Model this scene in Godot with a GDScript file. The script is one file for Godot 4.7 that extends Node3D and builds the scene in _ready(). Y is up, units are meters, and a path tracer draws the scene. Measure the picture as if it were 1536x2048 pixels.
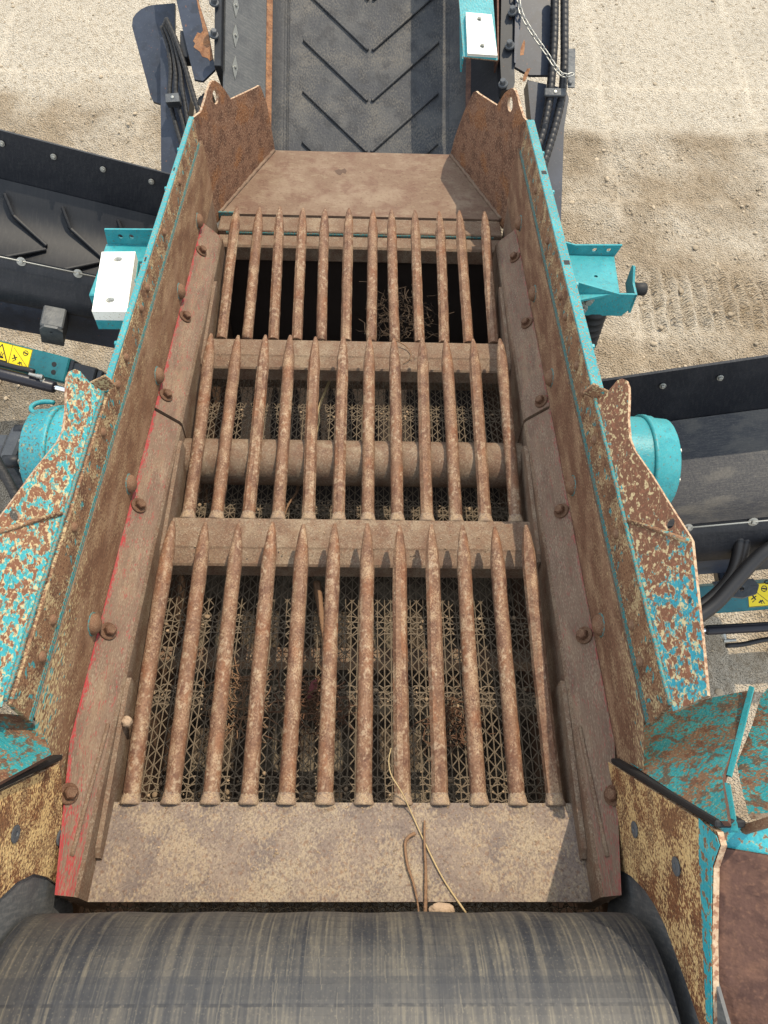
extends Node3D
# A mobile screening plant seen from above its feed end: vibrating screen box with finger grates, feed drum, discharge conveyor, two side conveyors, yard.

const S := 768
const GAIN := 1.75
var bank: Array = []
var M := {}
var deck := Transform3D(Basis(Vector3(1, 0, 0), Vector3(0, 0.97149, -0.23710), Vector3(0, 0.23710, 0.97149)), Vector3(0, 2.002, 0.009))
var main := Transform3D(Basis(Vector3(1, 0, 0), Vector3(0, 0.92718, 0.37461), Vector3(0, -0.37461, 0.92718)), Vector3(0, 1.078, -3.7))
var rng := RandomNumberGenerator.new()

func _ready():
	rng.seed = 11
	var cam := Camera3D.new()
	cam.name = "camera"
	cam.transform = Transform3D(Basis(CR, CU, CB).orthonormalized(), Vector3(0.048, 3.9, 0))
	cam.fov = 71.6
	cam.near = 0.05
	cam.far = 600.0
	add_child(cam)
	var we := WorldEnvironment.new()
	we.name = "environment"
	var env := Environment.new()
	env.background_mode = Environment.BG_SKY
	var sky := Sky.new()
	var sm := ProceduralSkyMaterial.new()
	sm.sky_top_color = Color(0.68, 0.715, 0.755)
	sm.sky_horizon_color = Color(0.88, 0.87, 0.84)
	sm.sky_curve = 0.22
	sm.ground_bottom_color = Color(0.5, 0.46, 0.4)
	sm.ground_horizon_color = Color(0.7, 0.68, 0.64)
	sm.sky_energy_multiplier = 1.6
	sky.sky_material = sm
	env.sky = sky
	env.tonemap_mode = Environment.TONE_MAPPER_LINEAR
	env.tonemap_exposure = 1.2
	env.sdfgi_enabled = true
	env.ssao_enabled = true
	env.ssil_enabled = true
	we.environment = env
	add_child(we)
	var sun := DirectionalLight3D.new()
	sun.name = "sun"
	sun.light_energy = 1.4
	sun.light_color = Color(1.0, 0.94, 0.84)
	sun.light_angular_distance = 0.5
	sun.shadow_enabled = true
	sun.look_at_from_position(Vector3(0.30, 0.86, -0.40) * 30.0, Vector3.ZERO, Vector3.UP)
	add_child(sun)
	make_noise()
	make_materials()
	build_ground()
	build_screen_box()
	build_grates()
	build_wire_screen()
	build_discharge_conveyor()
	build_feed()
	build_side_conveyors()
	build_arms()
	build_hoses()
	build_small_things()

const CR := Vector3(0.9997, 0.026, -0.003)
const CU := Vector3(-0.012, 0.374, -0.927)
const CB := Vector3(-0.023, 0.927, 0.374)

# ---------- naming ----------
func thing(called: String, label: String, category: String, xf := Transform3D(), group := "") -> Node3D:
	var o := Node3D.new()
	o.name = called
	o.transform = xf
	add_child(o, true)
	return tag(o, label, category, group)

func tag(o: Node3D, label: String, category := "", group := "", kind := "") -> Node3D:
	if label: o.set_meta("label", label)
	if category: o.set_meta("category", category)
	if group: o.set_meta("group", group)
	if kind: o.set_meta("kind", kind)
	return o

func obj(called: String, pairs: Array, parent: Node, xf := Transform3D()) -> MeshInstance3D:
	# pairs: [SurfaceTool, Material, SurfaceTool, Material ...]: one mesh
	var mesh := ArrayMesh.new()
	for i in range(0, pairs.size(), 2):
		var st: SurfaceTool = pairs[i]
		st.generate_normals()
		mesh = st.commit(mesh)
		mesh.surface_set_material(mesh.get_surface_count() - 1, pairs[i + 1])
	return inst(called, mesh, null, xf, parent)

func inst(called: String, mesh: Mesh, mat: Material, xf: Transform3D, parent: Node) -> MeshInstance3D:
	var mi := MeshInstance3D.new()
	mi.name = called
	mi.mesh = mesh
	mi.transform = xf
	if mat: mi.material_override = mat
	mi.cast_shadow = GeometryInstance3D.SHADOW_CASTING_SETTING_ON
	parent.add_child(mi, true)
	return mi

# ---------- shapes ----------
func ST(smooth := false) -> SurfaceTool:
	var st := SurfaceTool.new()
	st.begin(Mesh.PRIMITIVE_TRIANGLES)
	st.set_smooth_group(0 if smooth else -1)
	return st

func tri(st: SurfaceTool, a: Vector3, b: Vector3, c: Vector3, out := Vector3.ZERO):
	if (a - b).cross(c - b).dot(out) < 0.0:   # clockwise fronts look along -out
		st.add_vertex(a); st.add_vertex(c); st.add_vertex(b)
	else:
		st.add_vertex(a); st.add_vertex(b); st.add_vertex(c)

func quad(st: SurfaceTool, a: Vector3, b: Vector3, c: Vector3, d: Vector3, out := Vector3.ZERO):
	tri(st, a, b, c, out)
	tri(st, a, c, d, out)

func quv(st: SurfaceTool, p: Array, uv: Array, out: Vector3):
	var order := [0, 1, 2, 0, 2, 3]
	if (p[0] - p[1]).cross(p[2] - p[1]).dot(out) < 0.0: order = [0, 2, 1, 0, 3, 2]
	for i in order:
		st.set_uv(uv[i])
		st.add_vertex(p[i])

func bx(st: SurfaceTool, xf: Transform3D, size: Vector3, bev := 0.003):
	var h := size * 0.5
	bev = minf(bev, 0.45 * minf(h.x, minf(h.y, h.z)))
	var g := h - Vector3.ONE * bev
	var P := func(sx: int, sy: int, sz: int, ax: int) -> Vector3:
		var v := Vector3(sx * g.x, sy * g.y, sz * g.z)
		v[ax] = [sx * h.x, sy * h.y, sz * h.z][ax]
		return xf * v
	var B := xf.basis
	for s in [-1, 1]:
		quad(st, P.call(s, -1, -1, 0), P.call(s, 1, -1, 0), P.call(s, 1, 1, 0), P.call(s, -1, 1, 0), B.x * s)
		quad(st, P.call(-1, s, -1, 1), P.call(1, s, -1, 1), P.call(1, s, 1, 1), P.call(-1, s, 1, 1), B.y * s)
		quad(st, P.call(-1, -1, s, 2), P.call(1, -1, s, 2), P.call(1, 1, s, 2), P.call(-1, 1, s, 2), B.z * s)
	if bev <= 0.0: return
	for a in [-1, 1]:
		for b in [-1, 1]:
			quad(st, P.call(-1, a, b, 1), P.call(1, a, b, 1), P.call(1, a, b, 2), P.call(-1, a, b, 2), B.y * a + B.z * b)
			quad(st, P.call(a, -1, b, 0), P.call(a, 1, b, 0), P.call(a, 1, b, 2), P.call(a, -1, b, 2), B.x * a + B.z * b)
			quad(st, P.call(a, b, -1, 0), P.call(a, b, 1, 0), P.call(a, b, 1, 1), P.call(a, b, -1, 1), B.x * a + B.y * b)
			for c in [-1, 1]:
				tri(st, P.call(a, b, c, 0), P.call(a, b, c, 1), P.call(a, b, c, 2), B.x * a + B.y * b + B.z * c)

func at(p: Vector3, rx := 0.0, ry := 0.0, rz := 0.0) -> Transform3D:
	return Transform3D(Basis.from_euler(Vector3(deg_to_rad(rx), deg_to_rad(ry), deg_to_rad(rz))), p)

func box(lo: Vector3, hi: Vector3) -> Array:
	return [Transform3D(Basis(), (lo + hi) * 0.5), (hi - lo).abs()]

func bb(st: SurfaceTool, lo: Vector3, hi: Vector3, bev := 0.003):
	bx(st, Transform3D(Basis(), (lo + hi) * 0.5), (hi - lo).abs(), bev)

func frame(o: Vector3, ex: Vector3, ey: Vector3) -> Transform3D:
	# ex, ey orthonormalised; z = ex x ey
	ex = ex.normalized()
	ey = (ey - ex * ey.dot(ex)).normalized()
	return Transform3D(Basis(ex, ey, ex.cross(ey)), o)

func bar(st: SurfaceTool, a: Vector3, b: Vector3, w: float, h: float, up := Vector3.UP, bev := 0.003):
	var f := frame((a + b) * 0.5, b - a, up)
	bx(st, f, Vector3((b - a).length(), h, w), bev)

func circle2(c: Vector2, r: float, n := 14) -> PackedVector2Array:
	var p := PackedVector2Array()
	for i in n: p.append(c + Vector2.from_angle(TAU * i / n) * r)
	return p

func area2(p: PackedVector2Array) -> float:
	var a := 0.0
	for i in p.size(): a += p[i].cross(p[(i + 1) % p.size()])
	return a

func prism(st: SurfaceTool, edge: SurfaceTool, pts: PackedVector2Array, xf: Transform3D, depth: float, holes := [], uvs := Rect2()):
	# front face in the local plane z = 0, back face at z = -depth; the sides go to edge
	if area2(pts) < 0.0: pts.reverse()
	var key := pts.duplicate()
	for hole: PackedVector2Array in holes:
		var hp := hole.duplicate()
		if area2(hp) > 0.0: hp.reverse()
		var bi := 0
		var bj := 0
		var best := 1e9
		for i in key.size():
			for j in hp.size():
				var d := key[i].distance_squared_to(hp[j])
				if d < best:
					best = d; bi = i; bj = j
		var merged := PackedVector2Array()
		for i in bi + 1: merged.append(key[i])
		for j in hp.size(): merged.append(hp[(bj + j) % hp.size()])
		var side := (hp[bj] - key[bi]).normalized().orthogonal() * 0.0002
		merged.append(hp[bj] - side)
		merged.append(key[bi] - side)
		for i in range(bi + 1, key.size()): merged.append(key[i])
		var test := Geometry2D.triangulate_polygon(merged)
		if test.is_empty():
			merged[merged.find(hp[bj] - side)] = hp[bj] + side
			merged[merged.find(key[bi] - side)] = key[bi] + side
		key = merged
	var idx := Geometry2D.triangulate_polygon(key)
	if idx.is_empty():
		print("triangulation failed ", pts)
	var z := xf.basis.z
	for k in range(0, idx.size(), 3):
		for back in [0.0, -depth]:
			var t := [idx[k], idx[k + 1], idx[k + 2]]
			var v := []
			for i in t: v.append(xf * Vector3(key[i].x, key[i].y, back))
			var order := [0, 1, 2]
			if (v[0] - v[1]).cross(v[2] - v[1]).dot(z if back == 0.0 else -z) < 0.0: order = [0, 2, 1]
			for i in order:
				if uvs.size.x > 0.0: st.set_uv((key[t[i]] - uvs.position) / uvs.size)
				st.add_vertex(v[i])
	var rings := [pts] + holes
	for r in rings.size():
		var ring: PackedVector2Array = rings[r]
		for i in ring.size():
			var a := ring[i]
			var b := ring[(i + 1) % ring.size()]
			var nn := (b - a).orthogonal()
			var out := xf.basis * Vector3(nn.x, nn.y, 0)
			if r > 0 and area2(ring) > 0.0: out = -out
			var e := edge
			if uvs.size.x > 0.0 and e == st: e.set_uv((a - uvs.position) / uvs.size)
			quad(e, xf * Vector3(a.x, a.y, 0), xf * Vector3(b.x, b.y, 0), xf * Vector3(b.x, b.y, -depth), xf * Vector3(a.x, a.y, -depth), out)

func poly3(st: SurfaceTool, edge: SurfaceTool, pts: Array, depth: float):
	# a flat plate through 3D corner points (world or local), thickened away from +n side
	var c := Vector3.ZERO
	for p in pts: c += p
	c /= pts.size()
	var n := Vector3.ZERO
	for i in pts.size(): n += (pts[i] - c).cross(pts[(i + 1) % pts.size()] - c)
	n = n.normalized()
	if n.y < 0: n = -n
	var ex: Vector3 = (pts[1] - pts[0]).normalized()
	var f := Transform3D(Basis(ex, n.cross(ex).normalized(), n), c)
	var q := PackedVector2Array()
	for p in pts:
		var l: Vector3 = f.affine_inverse() * p
		q.append(Vector2(l.x, l.y))
	prism(st, edge, q, f, depth)

func smooth(p: Array, sub := 6) -> Array:
	var out := []
	for i in p.size() - 1:
		var a: Vector3 = p[maxi(i - 1, 0)]
		var b: Vector3 = p[i]
		var c: Vector3 = p[i + 1]
		var d: Vector3 = p[mini(i + 2, p.size() - 1)]
		for k in sub: out.append(b.cubic_interpolate(c, a, d, float(k) / sub))
	out.append(p[-1])
	return out

func tube(st: SurfaceTool, p: Array, r, n := 8, caps := true, twist := 0.0):
	var m := p.size()
	var ring := []
	var side := Vector3.ZERO
	for i in m:
		var d: Vector3 = (p[mini(i + 1, m - 1)] - p[maxi(i - 1, 0)]).normalized()
		if side == Vector3.ZERO: side = d.cross(Vector3.UP if absf(d.y) < 0.9 else Vector3.RIGHT)
		side = (side - d * side.dot(d)).normalized()
		var up := side.cross(d)
		var rr: float = r[i] if r is Array else r
		var one := []
		for k in n:
			var a := TAU * k / n + twist
			one.append(p[i] + (side * cos(a) + up * sin(a)) * rr)
		ring.append(one)
	for i in m - 1:
		for k in n:
			var k2 := (k + 1) % n
			quad(st, ring[i][k], ring[i][k2], ring[i + 1][k2], ring[i + 1][k], ring[i][k] + ring[i][k2] - p[i] * 2.0)
	if caps:
		for e in [0, m - 1]:
			var out: Vector3 = (p[e] - p[1 if e == 0 else m - 2])
			for k in n: tri(st, p[e], ring[e][k], ring[e][(k + 1) % n], out)

func lathe(st: SurfaceTool, xf: Transform3D, prof: Array, n := 20):
	# prof: Vector2(radius, height) along the local y axis
	for i in prof.size() - 1:
		var a: Vector2 = prof[i]
		var b: Vector2 = prof[i + 1]
		var nr := Vector2(b.y - a.y, a.x - b.x)
		for k in n:
			var t0 := TAU * k / n
			var t1 := TAU * (k + 1) / n
			var mid := (t0 + t1) * 0.5
			var out := xf.basis * Vector3(cos(mid) * nr.x, nr.y, sin(mid) * nr.x)
			var v := [Vector3(cos(t0) * a.x, a.y, sin(t0) * a.x), Vector3(cos(t1) * a.x, a.y, sin(t1) * a.x), Vector3(cos(t1) * b.x, b.y, sin(t1) * b.x), Vector3(cos(t0) * b.x, b.y, sin(t0) * b.x)]
			for j in 4: v[j] = xf * v[j]
			if a.x > 1e-5: tri(st, v[0], v[1], v[2], out)
			if b.x > 1e-5: tri(st, v[0], v[2], v[3], out)

func yto(dir: Vector3, p: Vector3) -> Transform3D:
	# a frame at p whose y axis is dir
	var y := dir.normalized()
	var x := y.cross(Vector3(0.31, 0.2, 0.93)).normalized()
	return Transform3D(Basis(x, y, x.cross(y)), p)

func hexbolt_mesh(r: float, h: float) -> ArrayMesh:
	var st := ST()
	lathe(st, Transform3D(), [Vector2(r * 1.55, -0.002), Vector2(r * 1.55, h * 0.22), Vector2(r * 1.4, h * 0.3), Vector2(0, h * 0.3)], 14)
	lathe(st, Transform3D(), [Vector2(r, h * 0.3), Vector2(r, h * 0.85), Vector2(r * 0.82, h), Vector2(0, h)], 6)
	st.generate_normals()
	return st.commit()

func dome_mesh(r: float, h: float) -> ArrayMesh:
	var st := ST(true)
	var pr := [Vector2(r, -0.004), Vector2(r, h * 0.15)]
	for i in range(1, 6):
		var a := i * PI / 10.0
		pr.append(Vector2(r * cos(a), h * 0.15 + h * 0.85 * sin(a)))
	lathe(st, Transform3D(), pr, 16)
	st.generate_normals()
	return st.commit()

func V(x: float, t: float, h: float) -> Vector3:   # deck coordinates: across, along the flow, up from the deck
	return Vector3(x, h, -t)

func MV(x: float, u: float, w: float) -> Vector3:  # discharge conveyor coordinates: across, up the belt, off the belt
	return Vector3(x, w, -u)

# ---------- textures ----------
func make_noise():
	var specs := [[FastNoiseLite.TYPE_SIMPLEX_SMOOTH, 0.006, 4, 1], [FastNoiseLite.TYPE_SIMPLEX_SMOOTH, 0.022, 4, 2], [FastNoiseLite.TYPE_SIMPLEX_SMOOTH, 0.09, 3, 3],
		[FastNoiseLite.TYPE_SIMPLEX_SMOOTH, 0.045, 5, 4], [FastNoiseLite.TYPE_VALUE_CUBIC, 0.3, 2, 5], [FastNoiseLite.TYPE_CELLULAR, 0.05, 2, 6], [FastNoiseLite.TYPE_SIMPLEX_SMOOTH, 0.012, 5, 7]]
	for s in specs:
		var n := FastNoiseLite.new()
		n.noise_type = s[0]
		n.frequency = s[1]
		n.fractal_octaves = s[2]
		n.seed = s[3]
		n.fractal_gain = 0.55
		var im := n.get_seamless_image(S, S, false, false, 0.12, true)
		im.convert(Image.FORMAT_L8)
		bank.append(im.get_data())

func lit(r: float, g: float, b: float) -> Color:   # a colour read in full sun -> base colour
	var c := Color(r / 255.0, g / 255.0, b / 255.0).srgb_to_linear()
	return Color(c.r / GAIN, c.g / GAIN, c.b / GAIN).linear_to_srgb()

# layer: [noise, sx, sy, offset, lo, hi, colour, strength, large noise or -1, its weight, bias along x, bias along y]
func layered(w: int, h: int, base: Color, layers: Array) -> Image:
	var r := PackedFloat32Array(); r.resize(w * h); r.fill(base.r)
	var g := PackedFloat32Array(); g.resize(w * h); g.fill(base.g)
	var b := PackedFloat32Array(); b.resize(w * h); b.fill(base.b)
	for l: Array in layers:
		var n: PackedByteArray = bank[l[0]]
		var sx: int = l[1]
		var sy: int = l[2]
		var off: int = l[3]
		var lo: float = l[4]
		var k: float = 1.0 / maxf(l[5] - l[4], 0.001)
		var c: Color = l[6]
		var st: float = l[7]
		var bi: int = l[8] if l.size() > 8 else -1
		var big: PackedByteArray = bank[maxi(bi, 0)]
		var bw: float = l[9] if l.size() > 9 else 0.0
		var bu = l[10] if l.size() > 10 else null
		var bv = l[11] if l.size() > 11 else null
		var cu := PackedFloat32Array(); cu.resize(w)
		if bu != null:
			for x in w: cu[x] = bu.call(float(x) / w)
		for y in h:
			var row := ((y * sy + off) % S) * S
			var brow := ((y + off * 3) % S) * S
			var add: float = bv.call(float(y) / h) if bv != null else 0.0
			var i := y * w
			for x in w:
				var m := n[row + (x * sx + off * 7) % S] / 255.0 + cu[x] + add
				if bi >= 0: m += (big[brow + (x + off * 5) % S] / 255.0 - 0.5) * bw
				var a := (m - lo) * k
				if a > 0.0:
					a = (1.0 if a > 1.0 else a) * st
					r[i] += (c.r - r[i]) * a
					g[i] += (c.g - g[i]) * a
					b[i] += (c.b - b[i]) * a
				i += 1
	var bytes := PackedByteArray(); bytes.resize(w * h * 3)
	for i in w * h:
		bytes[i * 3] = int(clampf(r[i], 0, 1) * 255.0)
		bytes[i * 3 + 1] = int(clampf(g[i], 0, 1) * 255.0)
		bytes[i * 3 + 2] = int(clampf(b[i], 0, 1) * 255.0)
	return Image.create_from_data(w, h, false, Image.FORMAT_RGB8, bytes)

func scratches(im: Image, n: int, length: float, ang: float, spread: float, c: Color, strength: float):
	var w := im.get_width()
	var h := im.get_height()
	for i in n:
		var p := Vector2(rng.randf() * w, rng.randf() * h)
		var a := ang + rng.randf_range(-spread, spread)
		var len_ := length * rng.randf_range(0.3, 1.0)
		var s := strength * rng.randf_range(0.3, 1.0)
		for k in int(len_):
			p += Vector2.from_angle(a)
			a += rng.randf_range(-0.03, 0.03)
			var x := posmod(int(p.x), w)
			var y := posmod(int(p.y), h)
			im.set_pixel(x, y, im.get_pixel(x, y).lerp(c, s))

func bump(idx: int, amount: float, sx := 1, sy := 1) -> ImageTexture:
	var src: PackedByteArray = bank[idx]
	var d := PackedByteArray(); d.resize(S * S)
	for y in S:
		for x in S: d[y * S + x] = src[((y * sy) % S) * S + (x * sx) % S]
	var im := Image.create_from_data(S, S, false, Image.FORMAT_L8, d)
	im.bump_map_to_normal_map(amount)
	return ImageTexture.create_from_image(im)

func mat(called: String, tex, scale := 0.65, rough := 0.8, metal := 0.0, nrm: Texture2D = null, nscale := 0.6, col := Color.WHITE, triplanar := true) -> StandardMaterial3D:
	var m := StandardMaterial3D.new()
	m.resource_name = called
	m.albedo_color = col
	if tex is Image: tex = ImageTexture.create_from_image(tex)
	if tex: m.albedo_texture = tex
	m.roughness = rough
	m.metallic = metal
	m.metallic_specular = 0.4
	m.cull_mode = BaseMaterial3D.CULL_DISABLED
	if nrm:
		m.normal_enabled = true
		m.normal_texture = nrm
		m.normal_scale = nscale
	if triplanar:
		m.uv1_triplanar = true
		m.uv1_triplanar_sharpness = 6.0
		m.uv1_scale = Vector3.ONE * scale
	M[called] = m
	return m

func variants(base: String, n: int):
	for i in n:
		var m: StandardMaterial3D = M[base].duplicate()
		m.uv1_offset = Vector3(0.137 * (i + 1), 0.291 * (i + 2), 0.173 * (i + 3))
		M[base + str(i)] = m

func make_materials():
	var nf := bump(2, 5.0)
	var nm := bump(3, 7.0)
	var dust := lit(192, 166, 138)
	var cream := lit(226, 208, 160)
	var teal := lit(60, 178, 192)
	var teald := lit(40, 150, 168)
	var rust := lit(140, 98, 76)
	var rustd := lit(98, 64, 50)
	var red := lit(206, 52, 58)
	# bars: red-brown rust, worn lighter streaks, dusty spots
	var t := layered(S, S, lit(146, 106, 80), [
		[6, 1, 1, 11, 0.40, 0.80, lit(108, 72, 56), 0.75], [1, 2, 1, 50, 0.42, 0.80, lit(170, 128, 100), 0.7], [0, 2, 1, 700, 0.55, 0.8, lit(166, 106, 70), 0.5], [2, 4, 2, 90, 0.58, 0.80, lit(212, 182, 146), 0.7, 6, 1.0],
		[1, 3, 2, 20, 0.62, 0.78, lit(210, 184, 154), 0.7, 0, 0.5], [2, 3, 2, 333, 0.58, 0.85, lit(92, 62, 50), 0.5], [4, 1, 1, 7, 0.56, 0.9, lit(222, 194, 164), 0.5], [4, 1, 1, 407, 0.58, 0.9, lit(98, 64, 52), 0.5]])
	scratches(t, 300, 50, PI / 2, 0.2, lit(228, 210, 184), 0.4)
	mat("bar_rust", t, 1.0, 0.72, 0.08, nf, 0.2, Color(0.93, 0.94, 0.94))
	variants("bar_rust", 12)
	# dusty brown plates: rails, beams
	t = layered(S, S, lit(150, 120, 96), [
		[0, 1, 1, 40, 0.42, 0.85, lit(184, 156, 126), 0.8], [6, 1, 1, 200, 0.45, 0.8, lit(132, 94, 72), 0.75], [1, 1, 1, 444, 0.52, 0.75, lit(146, 108, 82), 0.5], [2, 2, 2, 17, 0.55, 0.85, lit(196, 172, 144), 0.6, 6, 0.6],
		[2, 3, 3, 150, 0.55, 0.85, lit(104, 78, 64), 0.65], [1, 2, 2, 620, 0.6, 0.8, lit(148, 108, 84), 0.6], [4, 1, 1, 5, 0.56, 0.9, lit(214, 192, 166), 0.5], [4, 1, 1, 300, 0.56, 0.9, lit(104, 80, 68), 0.5]])
	scratches(t, 220, 26, 0.6, 3.0, lit(205, 185, 160), 0.35)
	mat("dusty_plate", t, 1.1, 0.88, 0.03, nf, 0.14, Color(0.92, 0.95, 0.97))
	# feed plate: greyer, cream crusted
	t = layered(S, S, lit(156, 138, 128), [
		[6, 1, 1, 60, 0.35, 0.8, lit(178, 158, 142), 0.8], [0, 2, 1, 400, 0.45, 0.75, lit(136, 122, 118), 0.7], [2, 2, 1, 25, 0.54, 0.66, lit(202, 180, 152), 0.75, 6, 1.0], [2, 3, 2, 140, 0.58, 0.72, lit(208, 190, 162), 0.55, 0, 0.9],
		[3, 2, 2, 350, 0.66, 0.80, lit(146, 106, 82), 0.5], [2, 3, 3, 90, 0.56, 0.8, lit(108, 94, 88), 0.6], [4, 1, 1, 44, 0.56, 0.9, lit(214, 196, 168), 0.5], [4, 1, 1, 244, 0.58, 0.9, lit(104, 88, 80), 0.5]])
	scratches(t, 300, 30, 1.2, 3.0, lit(214, 196, 166), 0.4)
	mat("feed_plate", t, 0.9, 0.85, 0.05, nf, 0.18, Color(0.91, 0.905, 0.89))
	var cd := mat("collar_dust", t, 1.5, 0.9, 0.0, nf, 0.4, Color(0.98, 0.94, 0.88))
	cd.uv1_offset = Vector3(0.3, 0.1, 0.2)
	# discharge lip: smoother warm tan
	t = layered(S, S, lit(166, 134, 110), [
		[0, 1, 1, 300, 0.4, 0.75, lit(192, 164, 138), 0.8], [6, 1, 1, 20, 0.5, 0.8, lit(150, 112, 92), 0.7], [1, 1, 2, 10, 0.6, 0.8, lit(196, 172, 142), 0.5],
		[2, 1, 1, 80, 0.64, 0.85, lit(128, 96, 78), 0.5], [4, 1, 1, 22, 0.62, 1.0, lit(206, 180, 152), 0.45]])
	mat("lip_plate", t, 0.7, 0.8, 0.05, nf, 0.14, Color(0.83, 0.84, 0.85))
	# cheek plates: darker rust with light nicks, orange bloom
	t = layered(S, S, lit(150, 110, 86), [
		[6, 1, 1, 140, 0.45, 0.75, lit(104, 72, 56), 0.8], [0, 1, 1, 520, 0.55, 0.75, lit(168, 108, 62), 0.6], [2, 2, 1, 33, 0.62, 0.72, lit(214, 180, 148), 0.8],
		[4, 1, 1, 66, 0.6, 0.95, lit(200, 160, 128), 0.6], [2, 1, 1, 200, 0.6, 0.75, lit(84, 56, 44), 0.6]])
	scratches(t, 700, 14, 1.3, 0.5, lit(236, 212, 184), 0.7)
	scratches(t, 300, 16, 1.3, 0.8, lit(80, 52, 40), 0.6)
	mat("cheek_rust", t, 1.2, 0.75, 0.08, nf, 0.2)
	# side walls, 2048 x 256 laid along the flow (u) and up (v)
	for s in 2:
		var near := func(u: float) -> float: return maxf(0.0, (0.58 if s == 0 else 0.44) - u * 1.9)
		var top := func(v: float) -> float: return maxf(-0.2, 0.12 - v * 0.5)
		t = layered(1536, 320, lit(146, 110, 84) if s == 0 else lit(140, 104, 82), [
			[6, 1, 1, 80 + s * 190, 0.40, 0.85, lit(118, 84, 64), 0.85], [0, 1, 1, 260 + s * 90, 0.45, 0.8, lit(182, 150, 122), 0.7],
			[2, 2, 2, 31 + s * 77, 0.58, 0.74, lit(214, 190, 152), 0.7, 6, 0.7], [4, 1, 1, 12, 0.6, 0.95, lit(196, 168, 136), 0.6], [2, 2, 1, 210, 0.6, 0.75, lit(94, 68, 54), 0.6],
			[3, 2, 2, 44 + s * 140, 0.82, 0.87, cream, 0.95, -1, 0.0, near, top], [1, 2, 2, 44 + s * 140, 1.0, 1.02, teal, 0.9, -1, 0.0, near, top]])
		scratches(t, 500, 16, 0.4, 0.8, lit(214, 190, 156), 0.5)
		scratches(t, 160, 110, 0.0, 0.10, lit(204, 178, 146), 0.35)
		scratches(t, 160, 110, 0.0, 0.10, lit(98, 70, 54), 0.35)
		mat("wall%d" % s, t, 1.0, 0.8, 0.08, null, 0.5, Color(1.0, 0.98, 0.965), false)
	# upper band: rust with cream flecks and remains of teal
	t = layered(S, S, lit(152, 112, 84), [
		[6, 1, 1, 30, 0.45, 0.75, lit(104, 72, 56), 0.8], [2, 1, 2, 110, 0.60, 0.70, cream, 0.85, 6, 0.8], [2, 2, 3, 40, 0.58, 0.74, lit(214, 186, 138), 0.6],
		[1, 1, 1, 410, 0.76, 0.79, teal, 0.8], [2, 1, 1, 290, 0.62, 0.72, rustd, 0.7]])
	scratches(t, 600, 18, 1.2, 0.5, lit(228, 206, 160), 0.6)
	mat("band", t, 1.3, 0.75, 0.05, nf, 0.25)
	# chipped flare plates: teal over cream primer over rust; u along the plate, v from the wall outwards
	for s in 2:
		var pu := func(u: float) -> float:
			if s == 0: return (-0.20 if u < 0.22 else (-0.12 if u < 0.30 else -0.05)) if u < 0.50 else (0.07 if u < 0.76 else -0.02)
			return (-0.16 if u < 0.26 else -0.07) if u < 0.44 else (0.12 if u < 0.52 else 0.26)
		var pw := func(v: float) -> float:
			if s == 0: return 0.0 if v > 0.12 else -0.2
			return -0.01 if v > 0.40 else (0.12 if v > 0.10 else -0.15)
		t = layered(1024, 192, teal if s == 0 else lit(50, 160, 182), [
			[0, 1, 1, 60, 0.5, 0.8, lit(88, 194, 204), 0.5],
			[6, 2, 3, 95 + s * 60, 0.455, 0.47, cream, 0.95, 3, 0.16, pu, pw], [6, 2, 3, 95 + s * 60, 0.505, 0.52, lit(138, 94, 70), 1.0, 3, 0.22, pu, pw], [2, 2, 2, 620, 0.58, 0.8, lit(170, 128, 96) if s == 0 else lit(112, 78, 60), 0.5, 6, 0.6, pu, pw],
			[3, 1, 1, 300, 0.64, 0.67, cream, 0.9], [3, 1, 1, 500, 0.66, 0.69, lit(150, 100, 76), 0.95], [2, 1, 1, 77, 0.64, 0.8, rustd, 0.35], [2, 1, 1, 177, 0.70, 0.76, cream, 0.7 if s == 0 else 0.35]])
		scratches(t, 160, 50, 0.4, 0.6, cream, 0.8)
		scratches(t, 200, 50, 0.4, 0.6, rustd, 0.6)
		mat("flare%d" % s, t, 1.0, 0.6, 0.0, null, 0.35, Color.WHITE, false)
	# teal joints, mostly painted
	t = layered(S, S, teal, [[0, 1, 1, 10, 0.45, 0.8, lit(100, 214, 220), 0.6], [3, 1, 1, 30, 0.60, 0.66, cream, 0.8], [3, 1, 1, 30, 0.65, 0.69, rust, 0.9], [2, 1, 1, 60, 0.66, 0.8, teald, 0.6]])
	mat("teal_worn", t, 1.5, 0.5, 0.0, nf, 0.25)
	t = layered(S, S, lit(52, 140, 146), [[3, 2, 2, 30, 0.50, 0.56, lit(196, 178, 138), 0.8], [3, 2, 2, 30, 0.56, 0.62, lit(136, 100, 78), 0.9], [2, 1, 1, 60, 0.60, 0.8, lit(46, 128, 140), 0.6]])
	mat("seam_paint", t, 1.5, 0.6, 0.0, nf, 0.25)
	t = layered(S, S, lit(54, 162, 172), [[0, 1, 1, 60, 0.4, 0.8, lit(84, 186, 194), 0.6], [1, 1, 1, 30, 0.55, 0.8, lit(42, 140, 154), 0.5], [2, 2, 2, 444, 0.56, 0.85, lit(120, 176, 172), 0.4, 6, 0.5], [2, 1, 1, 60, 0.74, 0.8, rust, 0.7], [4, 1, 1, 20, 0.8, 1.0, cream, 0.4]])
	scratches(t, 60, 30, 1.0, 2.0, cream, 0.3)
	mat("teal_clean", t, 1.2, 0.45, 0.0, nf, 0.12)
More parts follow.
